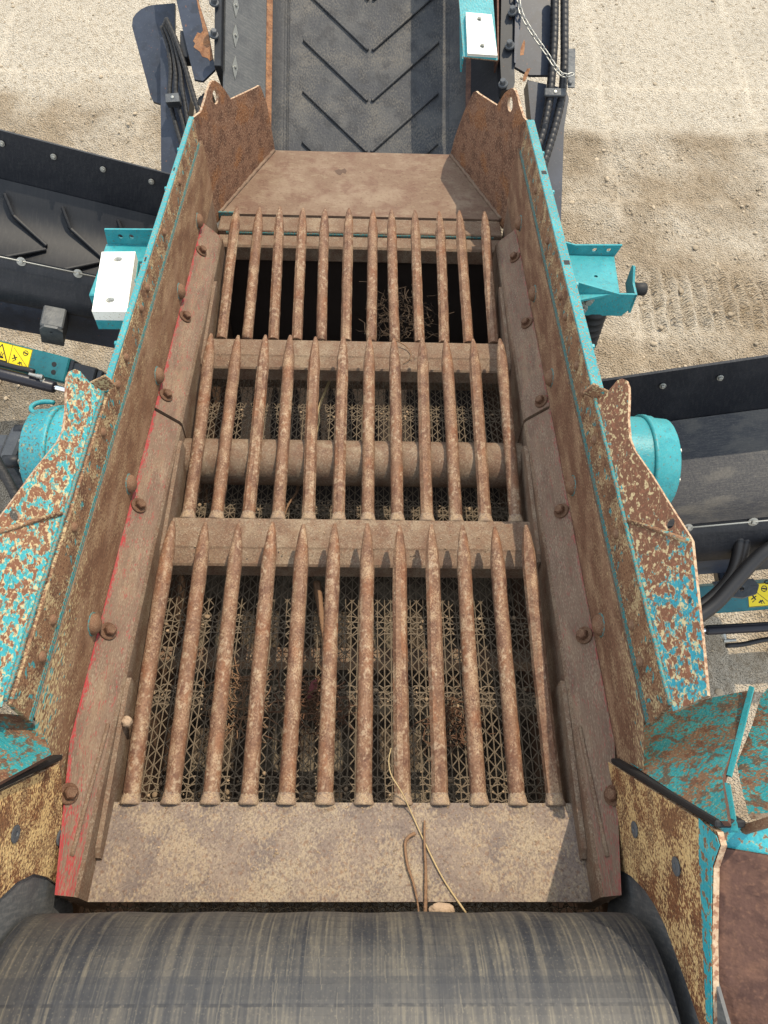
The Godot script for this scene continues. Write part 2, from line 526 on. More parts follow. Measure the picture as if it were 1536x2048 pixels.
	t = layered(S, S, lit(52, 156, 166), [[0, 1, 1, 60, 0.4, 0.8, lit(80, 180, 188), 0.6], [2, 2, 2, 130, 0.55, 0.8, lit(50, 150, 164), 0.5], [3, 2, 2, 30, 0.61, 0.64, cream, 0.85], [3, 2, 2, 30, 0.64, 0.68, rust, 0.9], [4, 1, 1, 20, 0.66, 1.0, lit(190, 180, 150), 0.4]])
	scratches(t, 160, 30, 0.2, 2.0, cream, 0.4)
	mat("teal_flange", t, 1.3, 0.5, 0.0, nf, 0.15)
	t = layered(S, S, lit(62, 174, 188), [[0, 1, 1, 90, 0.4, 0.8, lit(88, 192, 202), 0.6], [2, 1, 1, 61, 0.66, 0.70, lit(120, 84, 66), 0.9, 0, 0.3], [1, 2, 2, 99, 0.70, 0.73, lit(196, 170, 120), 0.8]])
	mat("teal_pitted", t, 1.3, 0.45, 0.0, nf, 0.15)
	# gold primer showing through brown wear on the feed plates
	t = layered(S, S, lit(140, 90, 58), [
		[6, 1, 1, 33, 0.45, 0.75, lit(104, 68, 48), 0.8], [0, 1, 1, 33, 0.5, 0.75, lit(150, 112, 80), 0.6], [3, 2, 3, 160, 0.52, 0.58, lit(250, 212, 148), 0.9, 6, 0.9],
		[2, 2, 3, 48, 0.60, 0.68, lit(250, 220, 160), 0.75, 0, 0.5], [2, 1, 1, 248, 0.6, 0.75, lit(86, 60, 46), 0.6]])
	scratches(t, 500, 26, 0.6, 0.35, lit(224, 190, 128), 0.55)
	mat("gold_wear", t, 1.3, 0.72, 0.05, nf, 0.4)
	# hopper wings: teal under brown scrape marks
	t = layered(S, S, lit(46, 152, 160), [[0, 1, 1, 90, 0.4, 0.8, lit(70, 180, 180), 0.6], [3, 2, 1, 210, 0.46, 0.60, lit(146, 100, 72), 0.9, 0, 0.9], [6, 2, 1, 20, 0.56, 0.66, lit(116, 74, 54), 0.8], [2, 1, 1, 40, 0.66, 0.75, lit(200, 160, 116), 0.6]])
	scratches(t, 400, 60, 0.9, 0.9, lit(104, 66, 48), 0.7)
	scratches(t, 120, 60, 0.9, 0.9, lit(206, 170, 124), 0.5)
	mat("hopper_wear", t, 1.6, 0.6, 0.0, nf, 0.3)
	t = layered(S, S, lit(104, 74, 62), [[6, 1, 1, 90, 0.4, 0.75, lit(128, 92, 74), 0.8], [1, 1, 1, 200, 0.5, 0.75, lit(84, 58, 50), 0.7], [2, 1, 1, 10, 0.6, 0.8, lit(150, 110, 86), 0.4]])
	mat("brown_rust", t, 1.2, 0.75, 0.1, nm, 0.3)
	t = layered(S, S, lit(168, 124, 92), [[6, 1, 1, 90, 0.4, 0.75, lit(128, 84, 56), 0.8], [1, 1, 1, 200, 0.5, 0.75, lit(194, 138, 92), 0.7], [2, 1, 1, 10, 0.6, 0.8, lit(98, 62, 46), 0.5]])
	mat("orange_rust", t, 1.5, 0.8, 0.1, nm, 0.3)
	# rubber
	t = layered(S, S, lit(66, 68, 72), [[0, 1, 1, 10, 0.4, 0.75, lit(94, 93, 92), 0.7], [6, 1, 1, 70, 0.5, 0.75, lit(50, 51, 55), 0.7], [2, 2, 1, 70, 0.54, 0.75, lit(124, 116, 104), 0.6, 0, 0.6], [4, 1, 1, 33, 0.68, 1.0, lit(150, 142, 130), 0.5], [1, 6, 1, 20, 0.58, 0.8, lit(104, 102, 98), 0.35]])
	scratches(t, 250, 24, PI / 2, 0.6, lit(130, 126, 118), 0.3)
	mat("belt_rubber", t, 0.8, 0.62, 0.0, nf, 0.14)
	t = layered(S, S, lit(38, 41, 48), [[0, 1, 1, 100, 0.4, 0.75, lit(54, 56, 62), 0.7], [1, 6, 1, 40, 0.52, 0.75, lit(66, 66, 68), 0.45], [4, 1, 1, 40, 0.74, 1.0, lit(110, 106, 98), 0.35]])
	mat("dark_rubber", t, 0.8, 0.5, 0.0, nf, 0.08)
	t = layered(S, S, lit(62, 64, 70), [[1, 1, 9, 40, 0.45, 0.7, lit(92, 91, 90), 0.6], [0, 1, 2, 100, 0.5, 0.75, lit(112, 108, 102), 0.6], [2, 1, 5, 60, 0.6, 0.8, lit(128, 123, 114), 0.5], [4, 1, 1, 40, 0.74, 1.0, lit(140, 132, 120), 0.4]])
	mat("left_belt", M.dark_rubber.albedo_texture, 0.8, 0.55, 0.0, null, 0.0, Color(1.0, 0.99, 0.96))
	mat("side_belt", t, 0.8, 0.55, 0.0, nf, 0.08)
	t = layered(S, S, lit(104, 106, 108), [[1, 7, 1, 40, 0.45, 0.7, lit(136, 135, 132), 0.6], [0, 1, 1, 100, 0.5, 0.75, lit(84, 86, 90), 0.6], [2, 1, 2, 60, 0.6, 0.8, lit(150, 146, 138), 0.4]])
	scratches(t, 300, 30, PI / 2, 0.5, lit(166, 162, 154), 0.3)
	mat("grey_rubber", t, 0.9, 0.55, 0.0, nf, 0.08)
	# feed drum belt: dust streaks around the drum; u across, v around
	t = layered(768, 640, lit(92, 90, 87), [
		[6, 1, 0, 340, 0.50, 0.66, lit(56, 59, 66), 0.8, 0, 0.2], [1, 2, 0, 120, 0.5, 0.8, lit(118, 112, 102), 0.7, 0, 0.4], [3, 2, 0, 60, 0.55, 0.8, lit(140, 131, 114), 0.55, 6, 0.5],
		[2, 2, 0, 50, 0.60, 0.8, lit(166, 154, 128), 0.5, 6, 0.6], [2, 2, 0, 150, 0.6, 0.8, lit(60, 62, 68), 0.5, 6, 0.5], [0, 1, 1, 20, 0.45, 0.8, lit(112, 108, 101), 0.4],
		[4, 1, 1, 40, 0.6, 1.0, lit(160, 148, 126), 0.3], [2, 3, 3, 500, 0.72, 0.8, lit(180, 164, 134), 0.45], [4, 1, 1, 340, 0.55, 1.0, lit(60, 60, 62), 0.35],
		[4, 1, 1, 3, 0.0, 0.01, lit(62, 65, 72), 0.30, 0, 0.0, null, func(v: float) -> float: return 0.0 if absf(v - 0.560) < 0.020 else -2.0], [2, 1, 1, 3, 0.3, 0.6, lit(46, 48, 54), 0.6, 0, 0.0, null, func(v: float) -> float: return 0.0 if absf(v - 0.5815) < 0.0022 else -2.0]])
	scratches(t, 260, 60, PI / 2, 0.06, lit(184, 170, 138), 0.45)
	scratches(t, 60, 60, PI / 2, 0.1, lit(48, 50, 56), 0.5)
	mat("drum_belt", t, 1.0, 0.55, 0.0, null, 0.3, Color(0.86, 0.86, 0.87), false)
	# painted dark blue-grey steel
	t = layered(S, S, lit(50, 58, 74), [[0, 1, 1, 10, 0.4, 0.75, lit(66, 75, 92), 0.7], [6, 1, 1, 70, 0.55, 0.75, lit(40, 46, 58), 0.6], [2, 1, 1, 50, 0.72, 0.8, lit(110, 112, 112), 0.4], [1, 2, 2, 44, 0.84, 0.86, lit(146, 92, 66), 0.8]])
	scratches(t, 80, 40, 1.0, 2.0, lit(120, 122, 124), 0.3)
	mat("navy", t, 0.9, 0.42, 0.0, null, 0.0)
	mat("charcoal", t, 0.9, 0.5, 0.0, null, 0.0, Color(0.72, 0.7, 0.66))
	t = layered(S, S, lit(96, 100, 104), [[0, 1, 1, 10, 0.4, 0.75, lit(122, 124, 124), 0.7], [6, 1, 1, 70, 0.5, 0.75, lit(78, 82, 88), 0.6], [4, 1, 1, 50, 0.7, 1.0, lit(160, 154, 142), 0.4]])
	mat("grey_steel", t, 1.0, 0.55, 0.1, nm, 0.2)
	mat("cast_grey", t, 1.0, 0.6, 0.2, nm, 0.3, Color(0.8, 0.82, 0.86))
	t = layered(S, S, Color(0.86, 0.855, 0.82), [[0, 1, 1, 10, 0.4, 0.75, Color(0.9, 0.89, 0.86), 0.7], [2, 1, 1, 70, 0.72, 0.8, Color(0.6, 0.55, 0.46), 0.6], [4, 1, 1, 50, 0.84, 1.0, Color(0.45, 0.36, 0.28), 0.6]])
	mat("white_plastic", t, 1.6, 0.5, 0.0, nf, 0.08)
	# edges and plain metals
	t = layered(S, S, lit(206, 176, 144), [[3, 1, 1, 10, 0.5, 0.6, lit(150, 102, 76), 0.8], [1, 1, 1, 70, 0.5, 0.7, lit(222, 202, 172), 0.7]])
	mat("worn_edge", t, 2.0, 0.7, 0.1, nf, 0.3)
	mat("bolt_rust", M.dusty_plate.albedo_texture, 2.0, 0.8, 0.05, nf, 0.3, Color(0.93, 0.88, 0.84))
	mat("bolt_dark", M.dusty_plate.albedo_texture, 2.0, 0.75, 0.1, nf, 0.3, Color(0.80, 0.74, 0.70))
	mat("zinc", null, 1, 0.45, 0.8, null, 0.0, Color(0.58, 0.58, 0.56))
	mat("steel", null, 1, 0.3, 0.9, null, 0.0, Color(0.6, 0.6, 0.6))
	mat("chrome", null, 1, 0.12, 1.0, null, 0.0, Color(0.82, 0.83, 0.85))
	mat("hose", null, 1, 0.45, 0.0, null, 0.0, Color(0.115, 0.115, 0.125))
	mat("hose_dusty", null, 1, 0.6, 0.0, nf, 0.3, Color(0.125, 0.125, 0.13))
	mat("inside_shade", null, 1, 0.9, 0.0, null, 0.0, lit(58, 48, 42))  # shade of the deep void inside the box, put into the colour
	mat("brown_inside", M.dusty_plate.albedo_texture, 0.9, 0.9, 0.0, null, 0.0, Color(0.72, 0.68, 0.64))
	mat("black", null, 1, 0.6, 0.0, null, 0.0, Color(0.1, 0.1, 0.105))
	mat("cylinder", null, 1, 0.35, 0.0, nf, 0.05, Color(0.12, 0.12, 0.15))
	mat("wire", null, 1, 0.7, 0.2, null, 0.0, lit(146, 130, 110))
	mat("red_paint", null, 1, 0.6, 0.0, nf, 0.3, red)
	mat("root", null, 1, 0.9, 0.0, nf, 0.5, lit(150, 116, 88))
	mat("twig_dark", null, 1, 0.9, 0.0, null, 0.0, lit(92, 76, 62))
	mat("stain", null, 1, 0.8, 0.0, null, 0.0, lit(104, 82, 68))
	mat("straw", null, 1, 0.9, 0.0, null, 0.0, lit(204, 178, 132))
	mat("stone", null, 1, 0.9, 0.0, nm, 0.6, lit(196, 168, 140))
	mat("dirt", layered(S, S, lit(98, 84, 70), [[3, 1, 1, 3, 0.4, 0.7, lit(92, 80, 66), 0.8], [2, 1, 1, 90, 0.5, 0.8, lit(44, 36, 30), 0.7], [0, 1, 1, 7, 0.55, 0.66, lit(150, 138, 118), 0.6]]), 0.9, 0.95, 0.0, nm, 0.8)
	# rails: red paint left along the wall, dust over the rest; u along, v from wall (0) to inner edge (1)
	for s in 2:
		var edge := func(v: float) -> float: return maxf(0.0, (0.62 if s == 0 else 0.42) - v * 3.6)
		var low := func(u: float) -> float: return maxf(0.0, 0.42 - u * 3.6) * (1.0 if s == 0 else 0.6)
		t = layered(1024, 128, lit(150, 121, 100), [
			[0, 1, 1, 40 + s * 100, 0.48, 0.8, lit(172, 140, 112), 0.75], [6, 1, 1, 200, 0.5, 0.8, lit(126, 98, 82), 0.75], [1, 1, 1, 333, 0.52, 0.75, lit(142, 112, 92), 0.5], [2, 2, 2, 70, 0.56, 0.8, lit(204, 182, 154), 0.5, 6, 0.5], [2, 3, 3, 150, 0.58, 0.8, lit(112, 86, 72), 0.5],
			[2, 2, 2, 90, 0.72, 1.10, red, 0.8 if s == 0 else 0.45, 3, 0.9, low, edge], [4, 1, 1, 5, 0.62, 1.0, lit(210, 190, 165), 0.45]])
		scratches(t, 120, 80, 0.0, 0.12, lit(208, 186, 158), 0.35)
		scratches(t, 120, 80, 0.0, 0.12, lit(104, 78, 62), 0.35)
		mat("rail%d" % s, t, 1.0, 0.82, 0.05, null, 0.4, Color(0.92, 0.94, 0.95), false)
	var gt := layered(S, S, lit(226, 214, 194), [
		[3, 1, 1, 10, 0.45, 0.75, lit(242, 232, 214), 0.6], [2, 1, 1, 50, 0.60, 0.8, lit(190, 174, 152), 0.5], [2, 2, 2, 150, 0.58, 0.72, lit(246, 236, 218), 0.5], [4, 1, 1, 30, 0.70, 1.0, lit(150, 132, 112), 0.4], [1, 1, 1, 222, 0.58, 0.75, lit(176, 160, 136), 0.45], [1, 1, 1, 99, 0.55, 0.8, lit(206, 192, 170), 0.5]])
	var gm := mat("ground", gt, 0.85, 0.95, 0.0, bump(2, 10.0), 1.6)
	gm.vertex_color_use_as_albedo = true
	var li := label_image()
	mat("label", li, 1, 0.4, 0.0, null, 0, Color.WHITE, false)
	var sw := Image.create(256, 128, false, Image.FORMAT_RGB8)
	sw.blit_rect(li, Rect2i(128, 0, 128, 128), Vector2i(0, 0))
	sw.blit_rect(li, Rect2i(0, 0, 128, 128), Vector2i(128, 0))
	mat("label_swapped", sw, 1, 0.4, 0.0, null, 0, Color.WHITE, false)

func label_image() -> Image:
	# two yellow warning fields side by side, black drawn symbols, thin frames
	var im := Image.create(256, 128, false, Image.FORMAT_RGB8)
	im.fill(Color(0.83, 0.74, 0.08))
	var K := Color(0.05, 0.05, 0.05)
	var line := func(a: Vector2, b: Vector2, w: float):
		var n := int((b - a).length() * 2.0) + 1
		for i in n + 1:
			var p := a.lerp(b, float(i) / n)
			for dx in range(-ceili(w), ceili(w) + 1):
				for dy in range(-ceili(w), ceili(w) + 1):
					if Vector2(dx, dy).length() <= w and p.x + dx >= 0 and p.x + dx < 256 and p.y + dy >= 0 and p.y + dy < 128: im.set_pixel(int(p.x + dx), int(p.y + dy), K)
	line.call(Vector2(127, 2), Vector2(127, 126), 1.2)
	for x in [2, 253]: line.call(Vector2(x, 2), Vector2(x, 126), 1.0)
	for y in [2, 125]: line.call(Vector2(2, y), Vector2(253, y), 1.0)
	# triangle with a crushed hand
	line.call(Vector2(12, 112), Vector2(64, 14), 3.0); line.call(Vector2(64, 14), Vector2(116, 112), 3.0); line.call(Vector2(116, 112), Vector2(12, 112), 3.0)
	for k in 4: line.call(Vector2(50 + k * 9, 88), Vector2(44 + k * 13, 58 + absf(k - 1.5) * 6), 2.6)
	line.call(Vector2(48, 92), Vector2(84, 92), 6.0); line.call(Vector2(40, 80), Vector2(50, 92), 2.6)
	# diagonal, hand and tool, small round sign
	line.call(Vector2(140, 16), Vector2(244, 112), 1.4)
	for k in 24: line.call(Vector2(218, 32) + Vector2.from_angle(k * TAU / 24) * 15, Vector2(218, 32) + Vector2.from_angle((k + 1) * TAU / 24) * 15, 2.0)
	line.call(Vector2(210, 30), Vector2(226, 34), 4.0)
	line.call(Vector2(150, 60), Vector2(166, 86), 4.0); line.call(Vector2(146, 84), Vector2(170, 70), 3.0); line.call(Vector2(150, 100), Vector2(160, 92), 2.0)
	line.call(Vector2(186, 104), Vector2(204, 96), 4.0); line.call(Vector2(204, 96), Vector2(214, 112), 2.0); line.call(Vector2(192, 92), Vector2(200, 112), 2.0)
	return im

# ---------- the yard ----------
func build_ground():
	var n1 := FastNoiseLite.new(); n1.seed = 21; n1.frequency = 0.5; n1.fractal_octaves = 4
	var n2 := FastNoiseLite.new(); n2.seed = 22; n2.frequency = 7.0; n2.fractal_octaves = 3
	var n3 := FastNoiseLite.new(); n3.seed = 23; n3.frequency = 1.3; n3.fractal_octaves = 4
	var xs := PackedFloat32Array()
	var zs := PackedFloat32Array()
	for v in [-250.0, -80.0, -30.0, -14.0, -9.0, -6.5]: xs.append(v)
	var v0 := -5.2
	while v0 < 5.3: xs.append(v0); v0 += 0.026
	for v in [6.5, 9.0, 14.0, 30.0, 80.0, 250.0]: xs.append(v)
	for v in [-250.0, -80.0, -30.0, -14.0, -9.0]: zs.append(v)
	v0 = -7.6
	while v0 < 1.2: zs.append(v0); v0 += 0.026
	for v in [2.0, 4.0, 9.0, 30.0, 80.0, 250.0]: zs.append(v)
	var nx := xs.size()
	var nz := zs.size()
	var vs := PackedVector3Array(); vs.resize(nx * nz)
	var cs := PackedColorArray(); cs.resize(nx * nz)
	var ix := PackedInt32Array(); ix.resize((nx - 1) * (nz - 1) * 6)
	for j in nz:
		for i in nx:
			var x := xs[i]
			var z := zs[j]
			var near := 1.0 if absf(x) < 5.3 and z > -7.7 and z < 1.3 else 0.0
			var rough := smoothstep(-4.9, -4.55, z + n3.get_noise_2d(x, z) * 0.25 + (0.25 if x < 0 else 0.0))   # loose material this side of the compacted part
			var y := n1.get_noise_2d(x, z) * 0.05 + n2.get_noise_2d(x, z) * (0.010 + 0.012 * rough) + n3.get_noise_2d(x, z) * 0.018 * rough
			y += exp(-pow((z + 4.62 + 0.03 * x + n3.get_noise_2d(x, 0) * 0.08) / 0.07, 2.0)) * 0.022 * smoothstep(0.6, 1.4, x)
			var tr := smoothstep(1.75, 1.95, x) * smoothstep(3.3, 3.1, x) * smoothstep(-3.42, -3.32, z + n3.get_noise_2d(x * 2.0, z) * 0.05) * smoothstep(-2.85, -3.0, z)
			y += tr * (0.030 + 0.02 * n3.get_noise_2d(x * 3.0, z * 3.0)) * clampf(sin(x * TAU / 0.094 + z * 0.8 + n1.get_noise_2d(x * 3, z * 3) * 1.5) * 1.6, -1, 1)
			vs[j * nx + i] = Vector3(x, y * near, z)
			var pale := Color(1.0, 1.0, 1.0)
			var dark_zone := smoothstep(-0.9, -1.5, x) * smoothstep(-2.75, -2.35, z)  # ground colour darker in the near zone left of the box
			var brown := Color(0.62, 0.555, 0.48)
			var k := clampf(rough * (0.75 + n3.get_noise_2d(x + 40, z) * 0.9), 0, 1)
			cs[j * nx + i] = pale.lerp(brown, k) * (1.0 + n1.get_noise_2d(x * 2 + 9, z * 2) * 0.12) * (1.0 - 0.42 * dark_zone)
	var q := 0
	for j in nz - 1:
		for i in nx - 1:
			var a := j * nx + i
			for k in [a, a + 1, a + nx + 1, a, a + nx + 1, a + nx]:
				ix[q] = k; q += 1
	var st := SurfaceTool.new()
	var arr := []; arr.resize(Mesh.ARRAY_MAX)
	arr[Mesh.ARRAY_VERTEX] = vs; arr[Mesh.ARRAY_COLOR] = cs; arr[Mesh.ARRAY_INDEX] = ix
	st.create_from_arrays(arr)
	st.generate_normals()
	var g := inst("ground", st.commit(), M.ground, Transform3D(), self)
	tag(g, "pale dusty gravel yard with tyre and track marks", "ground", "", "structure")
	# loose stones
	var pm := ST(true)
	var ico := SphereMesh.new(); ico.radius = 0.5; ico.height = 0.8; ico.radial_segments = 6; ico.rings = 3
	pm.append_from(ico, 0, Transform3D())
	pm.generate_normals()
	var mm := MultiMesh.new()
	mm.transform_format = MultiMesh.TRANSFORM_3D
	mm.use_colors = true
	mm.mesh = pm.commit()
	mm.instance_count = 22000
	for i in mm.instance_count:
		var p := Vector3(rng.randf_range(-4.2, 4.2), 0, rng.randf_range(-6.6, 0.6))
		var loose := smoothstep(-4.9, -4.5, p.z)
		var r := 0.003 + 0.007 * pow(rng.randf(), 3.0) + (0.016 * pow(rng.randf(), 22.0))
		if loose < 0.5: r *= 0.7
		p.y = n1.get_noise_2d(p.x, p.z) * 0.05 + n2.get_noise_2d(p.x, p.z) * (0.010 + 0.012 * loose) + r * 0.2
		var b := Basis.from_euler(Vector3(rng.randf() * 6, rng.randf() * 6, rng.randf() * 6)).scaled(Vector3(r * rng.randf_range(1.4, 2.6), r * rng.randf_range(1.0, 1.6), r * rng.randf_range(1.4, 2.6)))
		mm.set_instance_transform(i, Transform3D(b, p))
		var c := lit(206, 188, 162).srgb_to_linear() * rng.randf_range(0.6, 1.1)
		mm.set_instance_color(i, Color(c.r, c.g, c.b))
	var pmat := mat("pebble", null, 1, 0.95)
	pmat.vertex_color_use_as_albedo = true
	var mi := MultiMeshInstance3D.new()
	mi.name = "loose_gravel"
	mi.multimesh = mm
	mi.material_override = pmat
	add_child(mi, true)
	tag(mi, "small loose stones strewn over the pale yard ground", "gravel", "", "stuff")

# ---------- the vibrating screen box ----------
func PV(a: Array) -> PackedVector2Array:
	var p := PackedVector2Array()
	for i in range(0, a.size(), 2): p.append(Vector2(a[i], a[i + 1]))
	return p

func build_screen_box():
	var box_ := thing("screen_box", "worn teal and rust vibrating screen box with tall side plates around the finger grates", "screen box", deck)
	var big := dome_mesh(0.028, 0.022)
	var small := dome_mesh(0.013, 0.010)
	var hexo := hexbolt_mesh(0.009, 0.014)
	for s in [-1, 1]:
		var si := 0 if s < 0 else 1
		# lower liner plate with its own wear picture along the flow
		var st := ST()
		var back := ST()
		var x0: float = s * 0.65
		quv(st, [V(x0, -0.30, 0.10), V(x0, 2.55, 0.10), V(x0, 2.50, 0.352), V(x0, 0.085, 0.352)], [Vector2(0, 1), Vector2(1, 1), Vector2(0.983, 0), Vector2(0.135, 0)], Vector3(-s, 0, 0))
		bb(back, V(x0 + s * 0.001, 0.085, -0.10), V(x0 + s * 0.012, 2.50, 0.3515), 0.002)
		bb(back, V(x0 + s * 0.001, -0.30, -0.10), V(x0 + s * 0.012, 0.0849, 0.19), 0.002)
		var low_ := ST()
		bb(low_, V(x0 - s * 0.001, -0.36, -0.75), V(x0 + s * 0.012, 2.50, -0.1005), 0.002)
		obj("lower_side_plate", [low_, M.brown_inside], box_)
		var plate := obj("side_plate", [st, M["wall%d" % si], back, M.dusty_plate], box_)
		for t in [0.385, 0.838, 1.29, 1.73, 2.18]:
			inst("bolt", big, M["bolt_rust"], yto(Vector3(-s, 0, 0), V(x0, t, 0.19 if s < 0 else 0.211)), plate)
			var ring := ST()
			lathe(ring, yto(Vector3(-s, 0, 0), V(x0, t, 0.19 if s < 0 else 0.211)), [Vector2(0.0275, 0.0), Vector2(0.0315, 0.0), Vector2(0.0308, 0.0014), Vector2(0.0275, 0.0022)], 16)
			obj("paint_ring", [ring, M.seam_paint], plate)
		# upper band
		st = ST()
		bb(st, V(s * 0.657, 0.075, 0.345), V(s * 0.668, 2.46, 0.455 if s < 0 else 0.474), 0.002)
		var band := obj("upper_band", [st, M.band], box_)
		for t in [2.056, 1.74, 1.44, 1.34, 1.12, 1.01, 0.83, 0.525, 0.295, 0.206]:
			inst("bolt", small, M["bolt_rust"], yto(Vector3(-s, 0, 0), V(s * 0.657, t, 0.422 if t > 0.4 else 0.39)), band)
		# paint left in the step between liner and band
		st = ST()
		bb(st, V(s * 0.6535, 0.075, 0.3525), V(s * 0.6568, 2.46, 0.3575), 0.0)
		bb(st, V(s * 0.6545, 0.075, 0.3576), V(s * 0.6569, 2.46, 0.364), 0.0)
		obj("joint_paint", [st, M.seam_paint], box_)
		# teal flange turned outward along the far half
		st = ST()
		var ft := 0.4545 if s < 0 else 0.4745
		var fo := 0.677 if s < 0 else 0.690
		bb(st, V(s * 0.658, 0.945, ft), V(s * fo, 2.465, ft + 0.008), 0.002)
		bb(st, V(s * (fo - 0.008), 0.945, ft - 0.035), V(s * fo, 2.465, ft - 0.0005), 0.002)
		var fl := obj("top_flange", [st, M.teal_flange], box_)
		for t in [2.25, 1.98, 1.45, 1.16]:
			inst("flange_bolt", hexo, M.teal_clean, yto(Vector3(s, 0, 0), V(s * fo, t, ft - 0.016)), fl)
		for t in [1.52, 2.06]:
			st = ST()
			bb(st, V(s * 0.666, t, ft + 0.0081), V(s * (fo - 0.006), t + 0.022, ft + 0.0087), 0.0)
			obj("slot", [st, M.black], fl)
		# flared plate along the near half
		st = ST()
		var edge := ST()
		var k := 1.0 / sqrt(1.36)
		var wf := Transform3D(Basis(Vector3(0, 0, -1), Vector3(s * 0.6 * k, k, 0), Vector3(0, 0, -1).cross(Vector3(s * 0.6 * k, k, 0))), V(s * 0.662, 0, 0.47))
		var h2d := 1.1662
		var out := PackedVector2Array()
		for p in [[0.062, 0.004], [0.064, 0.04], [0.068, 0.075], [0.164, 0.092], [0.33, 0.119], [0.39, 0.129], [0.404, 0.127], [0.496, 0.108], [0.602, 0.087], [0.70, 0.064], [0.74, 0.061], [0.80, 0.070], [0.86, 0.086], [0.89, 0.092], [0.915, 0.091], [0.930, 0.083], [0.936, 0.07], [0.926, 0.04], [0.93, 0.004]]:
			out.append(Vector2(p[0], p[1] * h2d))
		var holes := [circle2(Vector2(0.458, 0.096 * h2d), 0.0135), circle2(Vector2(0.268, 0.090 * h2d), 0.008), circle2(Vector2(0.905, 0.066 * h2d), 0.005)]
		prism(st, edge, out, wf, 0.009 * (-1 if wf.basis.z.x * s > 0 else 1), holes, Rect2(-0.15, 0.0, 1.1, 0.165))
		var wing := obj("flare_plate", [st, M["flare%d" % si], edge, M.worn_edge], box_)
		st = ST(true)
		tube(st, [wf * Vector3(0.392, 0.122 * h2d, 0.0), wf * Vector3(0.46, 0.066 * h2d, 0.001), wf * Vector3(0.525, 0.010, 0.0)], 0.006, 6)
		obj("crease", [st, M.band], wing)
		st = ST(true)
		var seam := []
		for i in 40: seam.append(V(s * (0.662 + 0.0008 * sin(i * 1.3)), lerpf(0.075, 0.93, i / 39.0), 0.4735 + 0.0012 * sin(i * 2.3)))
		tube(st, seam, 0.0052, 6)
		obj("weld_seam", [st, M.seam_paint], wing)
		st = ST()
		bx(st, Transform3D(Basis(Vector3(0, 0, 1), deg_to_rad(-30.0 * s)), V(s * 0.664, 0.944, 0.487)), Vector3(0.062, 0.042, 0.008), 0.002)
		obj("end_tab", [st, M.band], box_)
		# cheek plate with lifting eye at the discharge end
		st = ST()
		edge = ST()
		var ex := Vector3(-s * 0.205, 0, -0.59).normalized()
		var cf := Transform3D(Basis(ex, Vector3.UP, ex.cross(Vector3.UP)), V(s * 0.65, 2.52, 0.0))
		var cp := PV([-0.055, 0.0, -0.06, 0.25, -0.058, 0.43, -0.048, 0.45, 0.022, 0.444, 0.059, 0.467, 0.100, 0.496, 0.120, 0.506, 0.142, 0.512, 0.164, 0.506, 0.196, 0.483, 0.227, 0.45, 0.273, 0.388, 0.520, 0.338, 0.545, 0.335, 0.556, 0.327, 0.599, 0.237, 0.617, 0.149, 0.64, -0.03, 0.0, -0.03]) if s < 0 else \
			PV([-0.06, 0.0, -0.06, 0.28, -0.06, 0.44, -0.05, 0.469, -0.009, 0.469, 0.04, 0.495, 0.065, 0.514, 0.088, 0.526, 0.110, 0.528, 0.131, 0.519, 0.173, 0.483, 0.224, 0.412, 0.410, 0.381, 0.435, 0.380, 0.460, 0.365, 0.535, 0.243, 0.60, 0.10, 0.64, -0.03, 0.0, -0.03])
		var eye := Vector2(0.148, 0.448) if s < 0 else Vector2(0.113, 0.466)
		var ring2 := PackedVector2Array()
		for i in 16: ring2.append(eye + Vector2(cos(i * TAU / 16) * 0.023, sin(i * TAU / 16) * 0.028).rotated(0.3 if s < 0 else -0.3))
		prism(st, edge, cp, cf, 0.010 * (-1 if cf.basis.z.x * s > 0 else 1), [ring2])
		tag(obj("cheek_plate", [st, M.cheek_rust, edge, M.worn_edge], box_), "orange streaked left cheek plate" if s < 0 else "darker brown right cheek plate")
		st = ST(true)
		var wb := []
		for i in 30:
			var f := i / 29.0
			wb.append(V(s * lerpf(0.648, 0.447, f) - s * 0.004, lerpf(2.54, 3.10, f), 0.004 + 0.002 * sin(i * 2.1)))
		tube(st, wb, 0.009, 6)
		obj("weld_bead", [st, M.lip_plate], box_)
	# discharge lip
	var lip := ST()
	prism(lip, lip, PV([-0.648, -2.545, 0.648, -2.545, 0.648, -2.50, 0.652, -2.52, 0.447, -3.11, -0.447, -3.11, -0.652, -2.52, -0.648, -2.50]) if false else PV([-0.646, -2.545, 0.646, -2.545, 0.447, -3.11, -0.447, -3.11]), Transform3D(Basis(Vector3(1, 0, 0), Vector3(0, 0, 1), Vector3(0, -1, 0)), V(0, 0, -0.012)), 0.012)
	obj("discharge_lip", [lip, M.lip_plate], box_)
	lip = ST()
	prism(lip, lip, PV([-0.135, -2.93, -0.115, -2.945, -0.100, -2.94, -0.085, -2.955, -0.075, -2.93, -0.080, -2.905, -0.095, -2.915, -0.105, -2.89, -0.120, -2.90]), Transform3D(Basis(Vector3(1, 0, 0), Vector3(0, 0, 1), Vector3(0, -1, 0)), V(0, 0, 0.0003)), 0.0004)
	obj("stain", [lip, M.stain], box_.get_node("discharge_lip"))
	# end cross member under the last bars, two steps
	var cm := ST()
	bb(cm, V(-0.636, 2.424, -0.060), V(0.636, 2.535, -0.004), 0.004)
	bb(cm, V(-0.636, 2.335, -0.10), V(0.636, 2.4235, -0.022), 0.008)
	var cross := obj("end_cross_member", [cm, M.dusty_plate], box_)
	cm = ST()
	bb(cm, V(-0.60, 2.4195, -0.0215), V(0.60, 2.4239, -0.012), 0.001)
	bb(cm, V(-0.645, 2.5352, -0.02), V(-0.57, 2.5440, 0.012), 0.001)
	obj("paint_line", [cm, M.seam_paint], cross)
	# shaft tube and its round guards
	var ty := V(0, 1.13, -0.055)
